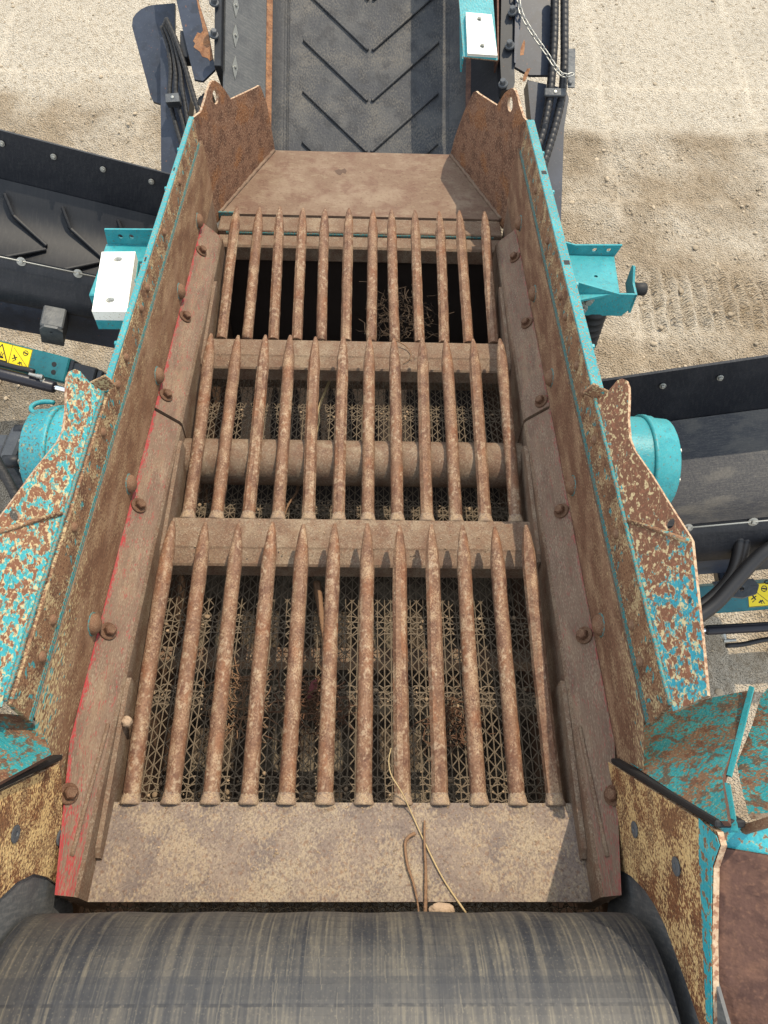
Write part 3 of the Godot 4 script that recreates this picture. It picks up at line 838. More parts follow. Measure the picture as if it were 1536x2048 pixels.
	var tb := ST(true)
	lathe(tb, yto(Vector3(1, 0, 0), ty - Vector3(0.65, 0, 0)), [Vector2(0.079, 0.0), Vector2(0.079, 1.3)], 32)
	obj("shaft_tube", [tb, M.dusty_plate], box_)
	for s in [-1, 1]:
		var gd := ST(true)
		lathe(gd, yto(Vector3(s, 0, 0), V(s * 0.66, 1.13, -0.04)), [Vector2(0.120, 0.0), Vector2(0.146, 0.05), Vector2(0.160, 0.12), Vector2(0.165, 0.20), Vector2(0.166, 0.30), Vector2(0.166, 0.318)], 40)
		var fg := ST(true)
		lathe(fg, yto(Vector3(s, 0, 0), V(s * 0.66, 1.13, -0.04)), [Vector2(0.166, 0.318), Vector2(0.174, 0.320), Vector2(0.174, 0.334), Vector2(0.170, 0.336), Vector2(0.170, 0.352), Vector2(0.164, 0.356), Vector2(0.160, 0.405), Vector2(0.150, 0.412), Vector2(0, 0.412)], 40)
		var guard := obj("shaft_guard", [gd, M.teal_pitted if s < 0 else M.teal_clean, fg, M.teal_pitted if s < 0 else M.teal_clean], box_)
		tag(guard, "rust pitted left drive guard" if s < 0 else "cleaner right drive guard")
		for i in 8:
			var a := i * TAU / 8 + 0.3
			inst("guard_bolt", hexo, M.zinc, yto(Vector3(s, 0, 0), V(s * 1.070, 1.13 + cos(a) * 0.125, -0.04 + sin(a) * 0.125)), guard)
		if s < 0:
			var lp := ST(true)
			var pts := []
			for i in 13:
				var a := -0.6 + i * (PI + 1.2) / 12.0
				pts.append(V(-1.045 - 0.045 * sin(a) - 0.012, 1.262 + 0.028 * cos(a), 0.06))
			tube(lp, pts, 0.0085, 6)
			obj("lifting_loop", [lp, M.teal_clean], guard)
	# left: pad bracket with the white wear pad
	var bp := ST()
	prism(bp, bp, PV([-0.850, -1.662, -0.742, -1.668, -0.700, -1.352, -0.814, -1.350]), Transform3D(Basis(Vector3(1, 0, 0), Vector3(0, 0, 1), Vector3(0, -1, 0)), V(0, 0, 0.330)), 0.032)
	bb(bp, V(-0.760, 1.36, 0.285), V(-0.699, 1.80, 0.300), 0.002)
	var pb := obj("pad_bracket", [bp, M.teal_clean], box_)
	bp = ST()
	bb(bp, V(-0.925, 1.785, 0.268), V(-0.695, 1.885, 0.276), 0.002)
	prism(bp, bp, PV([-0.920, 0.276, -0.695, 0.276, -0.695, 0.345, -0.735, 0.338, -0.915, 0.335]), Transform3D(Basis(Vector3(1, 0, 0), Vector3(0, 1, 0), Vector3(0, 0, 1)), V(0, 1.884, 0)), 0.008, [circle2(Vector2(-0.865, 0.308), 0.009), circle2(Vector2(-0.825, 0.308), 0.009)])
	bb(bp, V(-0.925, 1.60, 0.20), V(-0.699, 1.7845, 0.268), 0.004)
	obj("angle_flange", [bp, M.teal_clean], pb)
	bp = ST()
	var pad_poly := PV([-0.855, -1.661, -0.744, -1.666, -0.708, -1.354, -0.816, -1.354])
	prism(bp, bp, pad_poly, Transform3D(Basis(Vector3(1, 0, 0), Vector3(0, 0, 1), Vector3(0, -1, 0)), V(0, 0, 0.3625)), 0.034, [circle2(Vector2(-0.793, -1.622), 0.014), circle2(Vector2(-0.772, -1.410), 0.014)])
	var pad := obj("wear_pad", [bp, M.white_plastic], pb)
	for c in [Vector2(-0.793, 1.622), Vector2(-0.772, 1.410)]:
		inst("pad_screw", hexo, M.zinc, at(V(c.x, c.y, 0.374)), pad)
		var fl := ST()
		lathe(fl, at(V(c.x, c.y, 0.3705)), [Vector2(0.0138, 0.0), Vector2(0, 0.0)], 14)
		obj("recess", [fl, M.white_plastic], pad)
	# right: spring bracket shelf, flanges, gusset, rubber bumper, spring
	bp = ST()
	prism(bp, bp, PV([0.699, -1.872, 0.952, -1.868, 0.930, -1.655, 0.760, -1.600, 0.699, -1.600]), Transform3D(Basis(Vector3(1, 0, 0), Vector3(0, 0, 1), Vector3(0, -1, 0)), V(0, 0, 0.272)), 0.008, [circle2(Vector2(0.862, -1.745), 0.007)])
	var sb := obj("spring_bracket", [bp, M.teal_clean], box_)
	bp = ST()
	prism(bp, bp, PV([0.699, 0.2725, 0.955, 0.2725, 0.972, 0.322, 0.80, 0.318, 0.699, 0.345]), Transform3D(Basis(Vector3(1, 0, 0), Vector3(0, 1, 0), Vector3(0, 0, 1)), V(0, 1.874, 0)), 0.008, [circle2(Vector2(0.875, 0.300), 0.0085), circle2(Vector2(0.928, 0.300), 0.0085)])
	obj("far_flange", [bp, M.teal_clean], sb)
	bp = ST()
	prism(bp, bp, PV([0.760, 0.185, 0.962, 0.185, 0.985, 0.215, 0.992, 0.279, 0.930, 0.279, 0.70, 0.345, 0.70, 0.20]), Transform3D(Basis(Vector3(1, 0, 0), Vector3(0, 1, 0), Vector3(0, 0, 1)), V(0, 1.645, 0)), 0.008)
	prism(bp, bp, PV([1.645, 0.20, 1.645, 0.279, 1.70, 0.287, 1.745, 0.325, 1.760, 0.318, 1.760, 0.24]), Transform3D(Basis(Vector3(0, 0, -1), Vector3(0, 1, 0), Vector3(1, 0, 0)), V(0.992, 0, 0)), 0.008)
	var ff := obj("front_flange", [bp, M.teal_clean], sb)
	var hexb := hexbolt_mesh(0.015, 0.022)
	for p in [V(0.822, 1.645, 0.255), V(0.808, 1.645, 0.215)]: inst("flange_bolt", hexb, M.zinc, yto(Vector3(0, 0, 1), p), ff)
	bp = ST(true)
	lathe(bp, yto(Vector3(1, 0, 0), V(0.993, 1.70, 0.262)), [Vector2(0.0, 0.0), Vector2(0.022, 0.001), Vector2(0.023, 0.042), Vector2(0.019, 0.047), Vector2(0, 0.048)], 16)
	obj("rubber_bumper", [bp, M.black], sb)
	bp = ST(true)
	var rings := []
	for i in 6:
		rings.append(Vector2(0.047, -0.03 * i)); rings.append(Vector2(0.056, -0.03 * i - 0.008)); rings.append(Vector2(0.056, -0.03 * i - 0.018))
	lathe(bp, at(V(0.868, 1.69, 0.19)), rings, 20)
	obj("spring", [bp, M.black], sb)
	# drive motor on the left guard
	var mo := ST()
	bb(mo, V(-1.165, 1.05, -0.125), V(-1.115, 1.205, 0.03), 0.008)
	bb(mo, V(-1.365, 1.07, -0.105), V(-1.1655, 1.185, 0.015), 0.010)
	var motor := obj("drive_motor", [mo, M.cast_grey], box_)
	mo = ST(true)
	lathe(mo, yto(Vector3(-1, 0, 0), V(-1.072, 1.127, -0.045)), [Vector2(0.06, 0.0), Vector2(0.06, 0.03), Vector2(0.045, 0.044)], 20)
	for p in [Vector2(1.195, 0.015), Vector2(1.06, 0.015), Vector2(1.195, -0.11), Vector2(1.06, -0.11)]:
		lathe(mo, yto(Vector3(-1, 0, 0), V(-1.100, p.x, p.y)), [Vector2(0, 0), Vector2(0.022, 0.0), Vector2(0.022, 0.05), Vector2(0, 0.05)], 14)
	obj("flange_boss", [mo, M.charcoal], motor)
	mo = ST()
	for p in [Vector2(1.195, 0.015), Vector2(1.06, 0.015)]:
		lathe(mo, yto(Vector3(1, 0, 0), V(-1.102, p.x, p.y)), [Vector2(0, 0), Vector2(0.012, 0.0), Vector2(0.012, 0.03), Vector2(0.008, 0.03), Vector2(0.008, 0.05), Vector2(0, 0.05)], 8)
	obj("mounting_bolt", [mo, M.zinc], motor)
	# beams and back wall below the wire screen
	for t in [0.50, 1.80]:
		var bs := ST()
		bb(bs, V(-0.649, t, -0.36), V(0.649, t + 0.05, -0.29), 0.004)
		obj("support_beam", [bs, M.dusty_plate], box_)
	for t in [0.335, 1.02]:
		var bs := ST()
		bb(bs, V(-0.649, t - 0.025, -0.25), V(0.649, t + 0.025, -0.176), 0.006)
		obj("support_beam", [bs, M.dirt], box_)
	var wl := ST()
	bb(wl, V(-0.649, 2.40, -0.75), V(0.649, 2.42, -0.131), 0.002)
	obj("end_wall", [wl, M.inside_shade], box_)
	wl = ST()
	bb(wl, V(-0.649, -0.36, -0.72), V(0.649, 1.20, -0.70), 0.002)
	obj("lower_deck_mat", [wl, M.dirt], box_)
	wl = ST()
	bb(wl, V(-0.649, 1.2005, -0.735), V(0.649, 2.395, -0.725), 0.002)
	obj("void_shade_sheet", [wl, M.inside_shade], box_)  # added sheet: shade of the void put in as a dark surface
	wl = ST()
	bb(wl, V(-0.645, -0.300, -0.16), V(0.645, -0.262, -0.05), 0.004)
	obj("feed_sill", [wl, M.feed_plate], box_)

# ---------- finger grates ----------
func finger_mesh(length: float, seed_: int) -> ArrayMesh:
	# a bar along +y, blunt point at the end, collar at the root
	var r := RandomNumberGenerator.new(); r.seed = seed_
	var flat := r.randf() < 0.5
	var st := ST(not flat)
	var pts := []
	var rad := []
	var n := 26
	var wob := r.randf_range(-0.006, 0.006)
	for i in n + 1:
		var f := float(i) / n
		pts.append(Vector3(wob * sin(f * PI), f * length, r.randf_range(-0.0006, 0.0006)))
		var e := (1.0 - f) * length
		var rr := 0.0210 + r.randf_range(-0.0006, 0.0006)
		if e < 0.11: rr = lerpf(0.0050, rr, pow(clampf(e / 0.11, 0, 1), 0.62))
		rad.append(rr)
	tube(st, pts, rad, 9 if flat else 12, true, 0.26)
	st.set_smooth_group(-1)
	st.generate_normals()
	return st.commit()

func rail(parent: Node, s: int, t0: float, t1: float, u0: float, u1: float):
	var st := ST()
	var body := ST()
	var a := Vector2(s * 0.6485, 0.150)
	var b := Vector2(s * 0.582, 0.086)
	var c := Vector2(s * 0.5755, 0.074)
	var tm := t0
	var um := u0
	if t0 < 0.0:   # the rail narrows where it runs under the feed plates
		tm = 0.10
		um = lerpf(u0, u1, (tm - t0) / (t1 - t0))
		var n := Vector2(s * 0.612, 0.115)
		quv(st, [V(n.x, t0, n.y), V(a.x, tm, a.y), V(b.x, tm, b.y), V(b.x, t0, b.y)], [Vector2(u0, 0.1), Vector2(um, 0), Vector2(um, 1), Vector2(u0, 1)], Vector3(-s, 1, 0))
		quad(body, V(n.x, t0, n.y), V(a.x, tm, a.y), V(a.x, tm, -0.1), V(n.x, t0, -0.1), Vector3(s, 0, 0))
	quv(st, [V(a.x, tm, a.y), V(a.x, t1, a.y), V(b.x, t1, b.y), V(b.x, tm, b.y)], [Vector2(um, 0), Vector2(u1, 0), Vector2(u1, 1), Vector2(um, 1)], Vector3(-s, 1, 0))
	quad(body, V(b.x, t0, b.y), V(b.x, t1, b.y), V(c.x, t1, c.y), V(c.x, t0, c.y), Vector3(-s, 1, 0))
	quad(body, V(c.x, t0, c.y), V(c.x, t1, c.y), V(c.x, t1, -0.13), V(c.x, t0, -0.13), Vector3(-s, 0, 0))
	for e in [t0, t1]:
		var ax := s * 0.612 if e < 0.0 else a.x
		quad(body, V(ax, e, 0.115 if e < 0.0 else a.y), V(b.x, e, b.y), V(b.x, e, -0.13), V(ax, e, -0.13), Vector3(0, 0, 1 if e == t0 else -1))
		tri(body, V(b.x, e, b.y), V(c.x, e, c.y), V(b.x, e, -0.13))
		tri(body, V(c.x, e, c.y), V(c.x, e, -0.13), V(b.x, e, -0.13))
	var o := obj("side_rail", [st, M["rail%d" % (0 if s < 0 else 1)], body, M.dusty_plate], parent)
	var hx := hexbolt_mesh(0.0155, 0.022)
	for t in [-0.015, 0.393, 0.801, 1.257, 1.658, 2.060]:
		if t > t0 and t < t1:
			var j := hash(t * 7 + s) % 60
			inst("bolt", hx, M.bolt_dark, yto(Vector3(-s * 0.70, 0.72, 0), V(s * 0.630, t, 0.133)) * at(Vector3.ZERO, 0, j, 0), o)

func cross_beam(parent: Node, t: float, front: float):
	var st := ST()
	var dy := 0.5755
	var pr := [Vector2(t, -0.002), Vector2(t, 0.004), Vector2(t - 0.004, 0.008), Vector2(front + 0.006, 0.006), Vector2(front, 0.002), Vector2(front - 0.046, -0.008), Vector2(front - 0.052, -0.014), Vector2(front - 0.054, -0.066), Vector2(front - 0.048, -0.070), Vector2(t, -0.070), Vector2(t, -0.002)]
	for i in pr.size() - 1:
		var a: Vector2 = pr[i]
		var b: Vector2 = pr[i + 1]
		quad(st, V(-dy, a.x, a.y), V(dy, a.x, a.y), V(dy, b.x, b.y), V(-dy, b.x, b.y), V(0, -(b.y - a.y), (b.x - a.x)) * -1.0)
	var o := obj("cross_beam", [st, M.dusty_plate], parent)
	# uneven weld along the front edge
	st = ST(true)
	var w := []
	for i in 60: w.append(V(lerpf(-0.56, 0.56, i / 59.0), front - 0.001 + 0.0008 * sin(i * 1.9), -0.003 + 0.0012 * sin(i * 2.7)))
	tube(st, w, 0.0045, 6)
	obj("weld_bead", [st, M.dusty_plate], o)

func end_plates(parent: Node, t: float):
	for s in [-1, 1]:
		var st := ST()
		prism(st, st, PV([t - 0.16, -0.10, t - 0.15, 0.022, t - 0.13, 0.036, t + 0.24, 0.078, t + 0.27, 0.074, t + 0.28, -0.10]), Transform3D(Basis(Vector3(0, 0, -1), Vector3(0, 1, 0), Vector3(1, 0, 0)), V(s * 0.5745 if s > 0 else -0.5625, 0, 0)), 0.012)
		obj("end_plate", [st, M.dusty_plate], parent)

func finger_row(parent: Node, roots: Array, tips: Array, t0: float, h0: float, t1: float, h1: float, k0: int):
	var cs := ST(true)
	lathe(cs, Transform3D(), [Vector2(0.022, -0.004), Vector2(0.0258, -0.002), Vector2(0.0260, 0.004), Vector2(0.0240, 0.007), Vector2(0.0236, 0.012), Vector2(0.0222, 0.018), Vector2(0.0206, 0.026)], 16)
	cs.generate_normals()
	var collar := cs.commit()
	for i in 12:
		var a := V(roots[i], t0, h0)
		var b := V(tips[i], t1 + 0.004 * sin(i * 2.3 + k0), h1)
		var m := finger_mesh((b - a).length(), k0 * 20 + i)
		var fi := inst("finger", m, M["bar_rust%d" % ((i * 5 + k0 * 3) % 12)], yto(b - a, a) * at(Vector3.ZERO, 0, (i * 37 + k0 * 11) % 90, 0), parent)
		if k0 < 3: inst("collar", collar, M.collar_dust, at(Vector3.ZERO, 0, i * 31, 0), fi)

func build_grates():
	var near := thing("finger_grate", "rusty two row finger grate with wide feed plate, nearest the feed drum", "finger grate", deck, "finger grates in the screen box")
	var far := thing("finger_grate", "rusty single row finger grate at the discharge end, between red edged rails", "finger grate", deck, "finger grates in the screen box")
	for s in [-1, 1]:
		rail(near, s, -0.218, 1.172 if s < 0 else 1.21, 0.0, 0.56)
		rail(far, s, 1.186 if s < 0 else 1.224, 2.235, 0.56, 1.0)
	finger_row(near, [-0.525, -0.426, -0.330, -0.236, -0.144, -0.049, 0.047, 0.143, 0.236, 0.333, 0.429, 0.523], [-0.526, -0.430, -0.332, -0.233, -0.142, -0.049, 0.048, 0.143, 0.237, 0.330, 0.427, 0.521], -0.004, 0.0, 0.758, 0.112, 1)
	finger_row(near, [-0.522, -0.432, -0.332, -0.237, -0.140, -0.045, 0.049, 0.143, 0.238, 0.331, 0.425, 0.523], [-0.526, -0.428, -0.330, -0.241, -0.149, -0.048, 0.047, 0.136, 0.238, 0.324, 0.424, 0.523], 0.855, -0.012, 1.580, 0.119, 2)
	finger_row(far, [-0.523, -0.425, -0.324, -0.234, -0.139, -0.044, 0.054, 0.145, 0.241, 0.336, 0.431, 0.529], [-0.519, -0.424, -0.339, -0.242, -0.149, -0.047, 0.055, 0.133, 0.232, 0.335, 0.421, 0.529], 1.695, -0.002, 2.359, 0.147, 3)
	# feed plate, widening towards the drum
	var st := ST()
	prism(st, st, PV([-0.570, 0.002, 0.570, 0.002, 0.618, 0.218, -0.618, 0.218]), Transform3D(Basis(Vector3(1, 0, 0), Vector3(0, 0, 1), Vector3(0, -1, 0)), V(0, 0, -0.006)), 0.012)
	bb(st, V(-0.572, -0.02, -0.07), V(0.572, -0.002, -0.007), 0.002)
	var fp := obj("feed_plate", [st, M.feed_plate], near)
	# red paint still showing where the plate meets the rails
	for s in [-1, 1]:
		st = ST(true)
		var w := []
		for i in 24:
			var f := i / 23.0
			w.append(V(s * (lerpf(0.572, 0.612, f) + 0.002 * sin(i * 1.7 + s)), lerpf(0.0, -0.21, f), 0.006 + 0.001 * sin(i * 2.3)))
		var rad := []
		for i in 24: rad.append(maxf(0.0012, 0.0045 + 0.005 * sin(i * 0.9 + s * 1.3) * sin(i * 2.3)))
		tube(st, w, rad, 6)
		obj("paint_seam", [st, M.red_paint], fp)
		st = ST(true)
		w = []
		for i in 30:
			var f := i / 29.0
			w.append(V(s * lerpf(0.588, 0.600, f), lerpf(0.16, -0.14, f), lerpf(0.094, 0.1025, f) + 0.001 * sin(i * 2.6)))
		tube(st, w, 0.0055, 6)
		obj("weld_bead", [st, M.dusty_plate], fp)
	cross_beam(near, 0.851, 0.738)
	cross_beam(far, 1.691, 1.600)
	end_plates(near, 0.84)
	end_plates(near, 0.02)
	end_plates(far, 1.68)

# ---------- wire screen ----------
func build_wire_screen():
	var ws := thing("wire_screen", "woven wire screen of straight and zigzag wires below the finger grates", "wire screen", deck)
	var p := 0.0206
	var straight := ST()
	var zig := ST()
	var h := -0.165
	var sq := func(st: SurfaceTool, a: Vector3, b: Vector3, r: float):
		var side := (b - a).cross(Vector3.UP).normalized() * r
		var up := Vector3(0, r, 0)
		quad(st, a + side, a + up, b + up, b + side, Vector3(0, 1, 0) + side)
		quad(st, a + up, a - side, b - side, b + up, Vector3(0, 1, 0) - side)
		quad(st, a - side, a + side, b + side, b - side, Vector3(0, -1, 0))
	for i in 63:
		var x := -0.637 + i * p
		var prev := V(x, -0.30, h)
		for k in range(1, 13):
			var q := V(x + rng.randf_range(-0.0012, 0.0012), -0.30 + 2.12 * k / 12.0, h + rng.randf_range(-0.002, 0.002))
			sq.call(straight, prev, q, 0.0017)
			prev = q
		var xm := x + p * 0.5
		for k in 107:
			var a0 := 0.0084 * (1 if (k + i) % 2 == 0 else -1)
			sq.call(zig, V(xm + a0, -0.30 + k * 0.0198, h), V(xm - a0, -0.30 + (k + 1) * 0.0198, h + rng.randf_range(-0.001, 0.001)), 0.0016)
	tag(obj("straight_wires", [straight, M.wire], ws), "", "", "", "stuff")
	tag(obj("zigzag_wires", [zig, M.wire], ws), "", "", "", "stuff")
	for t in [-0.18, 0.075, 0.337, 0.566, 0.80, 1.02, 1.25, 1.468, 1.72]:
		var st := ST(true)
		for k in 4:
			var pts := []
			for i in 121:
				pts.append(V(-0.64 + i * p * 0.5, t + (k - 1.5) * 0.0195 + 0.003 * sin(i * PI * 0.5 + k * 1.6) + rng.randf_range(-0.0012, 0.0012), h + 0.003 * (1 if (i + k) % 2 == 0 else -1)))
			tube(st, pts, 0.0020, 5)
		obj("cross_weave", [st, M.wire], ws)

# ---------- discharge conveyor ----------
func build_discharge_conveyor():
	var dc := thing("discharge_conveyor", "dark chevron belt conveyor rising away beyond the brown discharge lip", "conveyor", main)
	var st := ST(true)
	var prof := [Vector2(-0.60, 0.165), Vector2(-0.54, 0.085), Vector2(-0.47, 0.006), Vector2(-0.44, 0.0), Vector2(0, 0.0), Vector2(0.46, 0.0), Vector2(0.49, 0.006), Vector2(0.56, 0.085), Vector2(0.62, 0.165)]
	for i in prof.size() - 1:
		var a: Vector2 = prof[i]
		var b: Vector2 = prof[i + 1]
		for k in 12:
			var u0 := -0.95 + k * 0.22
			quad(st, MV(a.x, u0, a.y), MV(b.x, u0, b.y), MV(b.x, u0 + 0.22, b.y), MV(a.x, u0 + 0.22, a.y), Vector3(0, 1, 0))
	var belt := obj("belt", [st, M.belt_rubber], dc)
	for u in [1.413, 1.128, 0.843, 0.558, 0.273, -0.014, -0.300, -0.585]:
		for s in [-1, 1]:
			st = ST()
			var a := MV(-0.345, u, 0.003) if s < 0 else MV(0.414, u + 0.008, 0.003)
			var b := MV(0.019, u - 0.335, 0.003) if s < 0 else MV(0.041, u - 0.335, 0.003)
			bar(st, a, b, 0.017, 0.024, Vector3.UP, 0.006)
			obj("cleat", [st, M.belt_rubber], belt)
	st = ST()
	for x in [-0.435, -0.425, -0.452, 0.475]: bb(st, MV(x, -0.95, 0.0004), MV(x + 0.003, 1.7, 0.004), 0.001)
	obj("belt_ridge", [st, M.belt_rubber], belt)
	for s in [-1, 1]:
		st = ST()
		var a := Vector2(-0.512, 0.100) if s < 0 else Vector2(0.565, 0.10)
		var b := Vector2(-0.712, 0.345) if s < 0 else Vector2(0.700, 0.345)
		poly3(st, st, [MV(a.x, -0.55, a.y), MV(b.x, -0.36, b.y), MV(b.x, 1.7, b.y), MV(a.x, 1.7, a.y)], 0.014)
		var skirt := obj("rubber_skirt", [st, M.grey_rubber if s < 0 else M.dark_rubber], dc)  # left skirt paler, right darker: sun and shade put into the rubber colour
		st = ST()
		bx(st, frame(MV(a.x + s * 0.008, 0.58, a.y + 0.022), MV(0, 1, 0), MV(s * 0.2, 0, 0.1)), Vector3(2.24, 0.034, 0.008), 0.002)
		var strip := obj("clamp_strip", [st, M.orange_rust if s < 0 else M.brown_rust], skirt)  # rusty strips; brighter left and darker right paint in how the sun falls
		if s < 0:
			var dn := (MV(b.x, 0, b.y) - MV(a.x, 0, a.y)).normalized()
			for u in [-0.075, 0.090, 0.245, 0.40, 0.555]:
				st = ST()
				var c := MV(lerpf(a.x, b.x, 0.80), u, lerpf(a.y, b.y, 0.80))
				var f := Transform3D(Basis(dn, Vector3(0, 0, -1), dn.cross(Vector3(0, 0, -1))), c)
				if f.basis.z.y < 0: f.basis.x = -f.basis.x; f.basis.z = -f.basis.z
				f.origin += f.basis.z * 0.005
				prism(st, st, PV([0.0, 0.062, 0.020, 0.004, 0.0, -0.062, -0.020, -0.004]), f, 0.004)
				lathe(st, yto(f.basis.z, f.origin), [Vector2(0.008, 0), Vector2(0.007, 0.008), Vector2(0, 0.009)], 8)
				obj("washer_plate", [st, M.zinc], skirt)
	# left side panel and right side panels of the conveyor
	st = ST()
	bb(st, MV(-0.757, -0.13, 0.05), MV(-0.722, 1.7, 0.395), 0.003)
	obj("side_panel", [st, M.charcoal], dc)
	st = ST()
	prism(st, st, PV([0.705, 1.7, 0.752, 1.7, 0.755, 0.017, 0.767, -0.188, 0.758, -0.223, 0.700, -0.229, 0.690, -0.073]), Transform3D(Basis(Vector3(1, 0, 0), Vector3(0, 0, -1), Vector3(0, 1, 0)), Vector3(0, 0.42, 0)), 0.30)
	obj("side_panel", [st, M.charcoal], dc)
	var hb := hexbolt_mesh(0.016, 0.03)
	for p in [MV(-0.757, 0.014, 0.41), MV(-0.757, 0.175, 0.41), MV(0.748, 0.155, 0.435), MV(0.735, -0.016, 0.435), MV(0.706, -0.205, 0.425)]:
		inst("bolt", hb, M.grey_steel, yto(MV(0.25 if p.x < 0 else -0.25, 0.3, 1), p), dc)
	# supporting frames either side
	var up := Transform3D(Basis(Vector3(1, 0, 0), Vector3(0, 0, -1), Vector3(0, 1, 0)), Vector3.ZERO)
	var lf := thing("support_frame", "dark blue steel frame with rounded plate left of the chevron belt", "steel frame", main, "frames beside the discharge belt")
	st = ST()
	var e := ST()
	prism(st, e, PV([-1.270, 0.257, -1.266, 0.300, -1.250, 0.325, -1.225, 0.349, -1.195, 0.366, -1.166, 0.375, -1.039, 0.390, -1.036, 0.106, -1.092, -0.164, -1.113, -0.161, -1.140, -0.153, -1.151, -0.149, -1.160, -0.130, -1.167, -0.111]), up.translated(Vector3(0, 0.10, 0)), 0.02)
	obj("rounded_plate", [st, M.navy, e, M.grey_steel], lf)
	st = ST()
	prism(st, st, PV([-1.086, 0.136, -1.001, 0.134, -0.923, -0.184, -0.960, -0.513, -1.000, -0.95, -1.066, -0.95]), up.translated(Vector3(0, 0.20, 0)), 0.09)
	obj("leg", [st, M.navy], lf)
	st = ST()
	prism(st, st, PV([-1.17, 1.7, -0.89, 1.7, -0.863, 0.265, -0.809, 0.105, -0.772, -0.089, -0.834, -0.151, -0.878, -0.144, -0.929, 0.061, -0.976, 0.262, -1.05, 0.50]), up.translated(Vector3(0, 0.30, 0)), 0.016)
	var bp := obj("hinge_plate", [st, M.navy], lf)
	st = ST()
	prism(st, st, PV([-0.882, 0.42, -0.864, 0.27, -0.823, 0.140, -0.811, 0.105, -0.787, -0.010, -0.784, -0.038, -0.799, -0.049, -0.812, -0.032, -0.839, -0.026, -0.852, 0.0, -0.884, 0.022, -0.876, 0.042, -0.887, 0.054, -0.872, 0.085, -0.865, 0.099, -0.848, 0.094, -0.837, 0.108, -0.842, 0.14, -0.858, 0.205, -0.870, 0.26, -0.892, 0.42]), up.translated(Vector3(0, 0.3015, 0)), 0.0012)
	obj("rust_patch", [st, M.orange_rust], bp)
	st = ST()
	bb(st, MV(-0.960, -0.02, 0.205), MV(-0.915, 0.12, 0.283), 0.004)
	bb(st, MV(-0.86, -0.30, 0.12), MV(-0.80, -0.16, 0.22), 0.01)
	lathe(st, Transform3D(Basis(), MV(-0.845, -0.22, 0.22)), [Vector2(0.03, 0), Vector2(0.03, 0.02), Vector2(0, 0.02)], 16)
	obj("hinge_web", [st, M.charcoal], lf)
	var rf := thing("support_frame", "dark blue steel frame with sloping leg right of the chevron belt", "steel frame", main, "frames beside the discharge belt")
	st = ST()
	prism(st, st, PV([0.890, 1.7, 1.060, 1.7, 1.027, 0.464, 1.013, 0.355, 1.006, -0.022, 0.885, -0.025, 0.800, 0.02, 0.790, 1.7]), up.translated(Vector3(0, 0.22, 0)), 0.02)
	obj("frame_plate", [st, M.navy], rf)
	st = ST()
	prism(st, st, PV([0.770, 1.7, 0.845, 1.7, 0.800, 0.30, 0.785, 0.064, 0.766, -0.104, 0.758, -0.10, 0.760, 0.20]), up.translated(Vector3(0, 0.44, 0)), 0.20)
	obj("web_plate", [st, M.navy], rf)
	for pp in [PV([0.806, 0.016, 0.812, 0.0, 0.805, -0.062, 0.787, -0.066, 0.789, -0.03]), PV([0.890, 0.010, 0.872, 0.008, 0.852, -0.03, 0.847, -0.062, 0.862, -0.060])]:
		st = ST()
		prism(st, st, pp, up.translated(Vector3(0, 0.2215 if pp[0].x > 0.85 else 0.4415, 0)), 0.0012)
		obj("rust_patch", [st, M.orange_rust], rf)
	st = ST()
	prism(st, st, PV([0.878, -0.040, 1.085, -0.080, 1.104, -0.132, 1.080, -0.291, 1.066, -0.95, 0.960, -0.95, 0.985, -0.682, 0.905, -0.296]), up.translated(Vector3(0, 0.20, 0)), 0.09)
	obj("leg", [st, M.navy], rf)
	st = ST()
	bb(st, MV(1.052, -0.175, 0.36), MV(1.088, 0.025, 0.368), 0.001)
	lathe(st, Transform3D(Basis(), MV(1.062, -0.150, 0.368)), [Vector2(0.013, 0), Vector2(0.013, 0.008), Vector2(0.008, 0.012), Vector2(0, 0.012)], 8)
	obj("chain_lug", [st, M.grey_steel], rf)
	# padded post end
	var post := thing("padded_post", "teal channel post end with white pad above the belt's right skirt", "post", main)
	st = ST()
	e = ST()
	prism(st, e, PV([0.455, 1.6, 0.640, 1.6, 0.646, 0.201, 0.672, -0.098, 0.500, -0.085, 0.474, 0.196]), up.translated(Vector3(0, 0.45, 0)), 0.010)
	obj("channel_top", [st, M.teal_clean, e, M.worn_edge], post)
	for s in [-1, 1]:
		st = ST()
		var x0 := 0.466 if s < 0 else 0.646
		var x1 := 0.502 if s < 0 else 0.672
		poly3(st, st, [MV(x0, 1.6, 0.442), MV(x1, -0.09, 0.442), MV(x1 - s * 0.004, -0.100, 0.35), MV(x0, 1.6, 0.33)], 0.008)
		obj("channel_side", [st, M.teal_worn if s < 0 else M.brown_rust], post)
	st = ST()
	prism(st, st, PV([0.507, 0.123, 0.635, 0.115, 0.667, -0.088, 0.518, -0.082]), up.translated(Vector3(0, 0.472, 0)), 0.021, [circle2(Vector2(0.574, 0.091), 0.012), circle2(Vector2(0.590, -0.043), 0.012)])
	var wp := obj("wear_pad", [st, M.white_plastic], post)
	for c in [Vector2(0.574, 0.091), Vector2(0.590, -0.043)]:
		inst("pad_screw", hexbolt_mesh(0.006, 0.008), M.zinc, at(MV(c.x, c.y, 0.452)), wp)

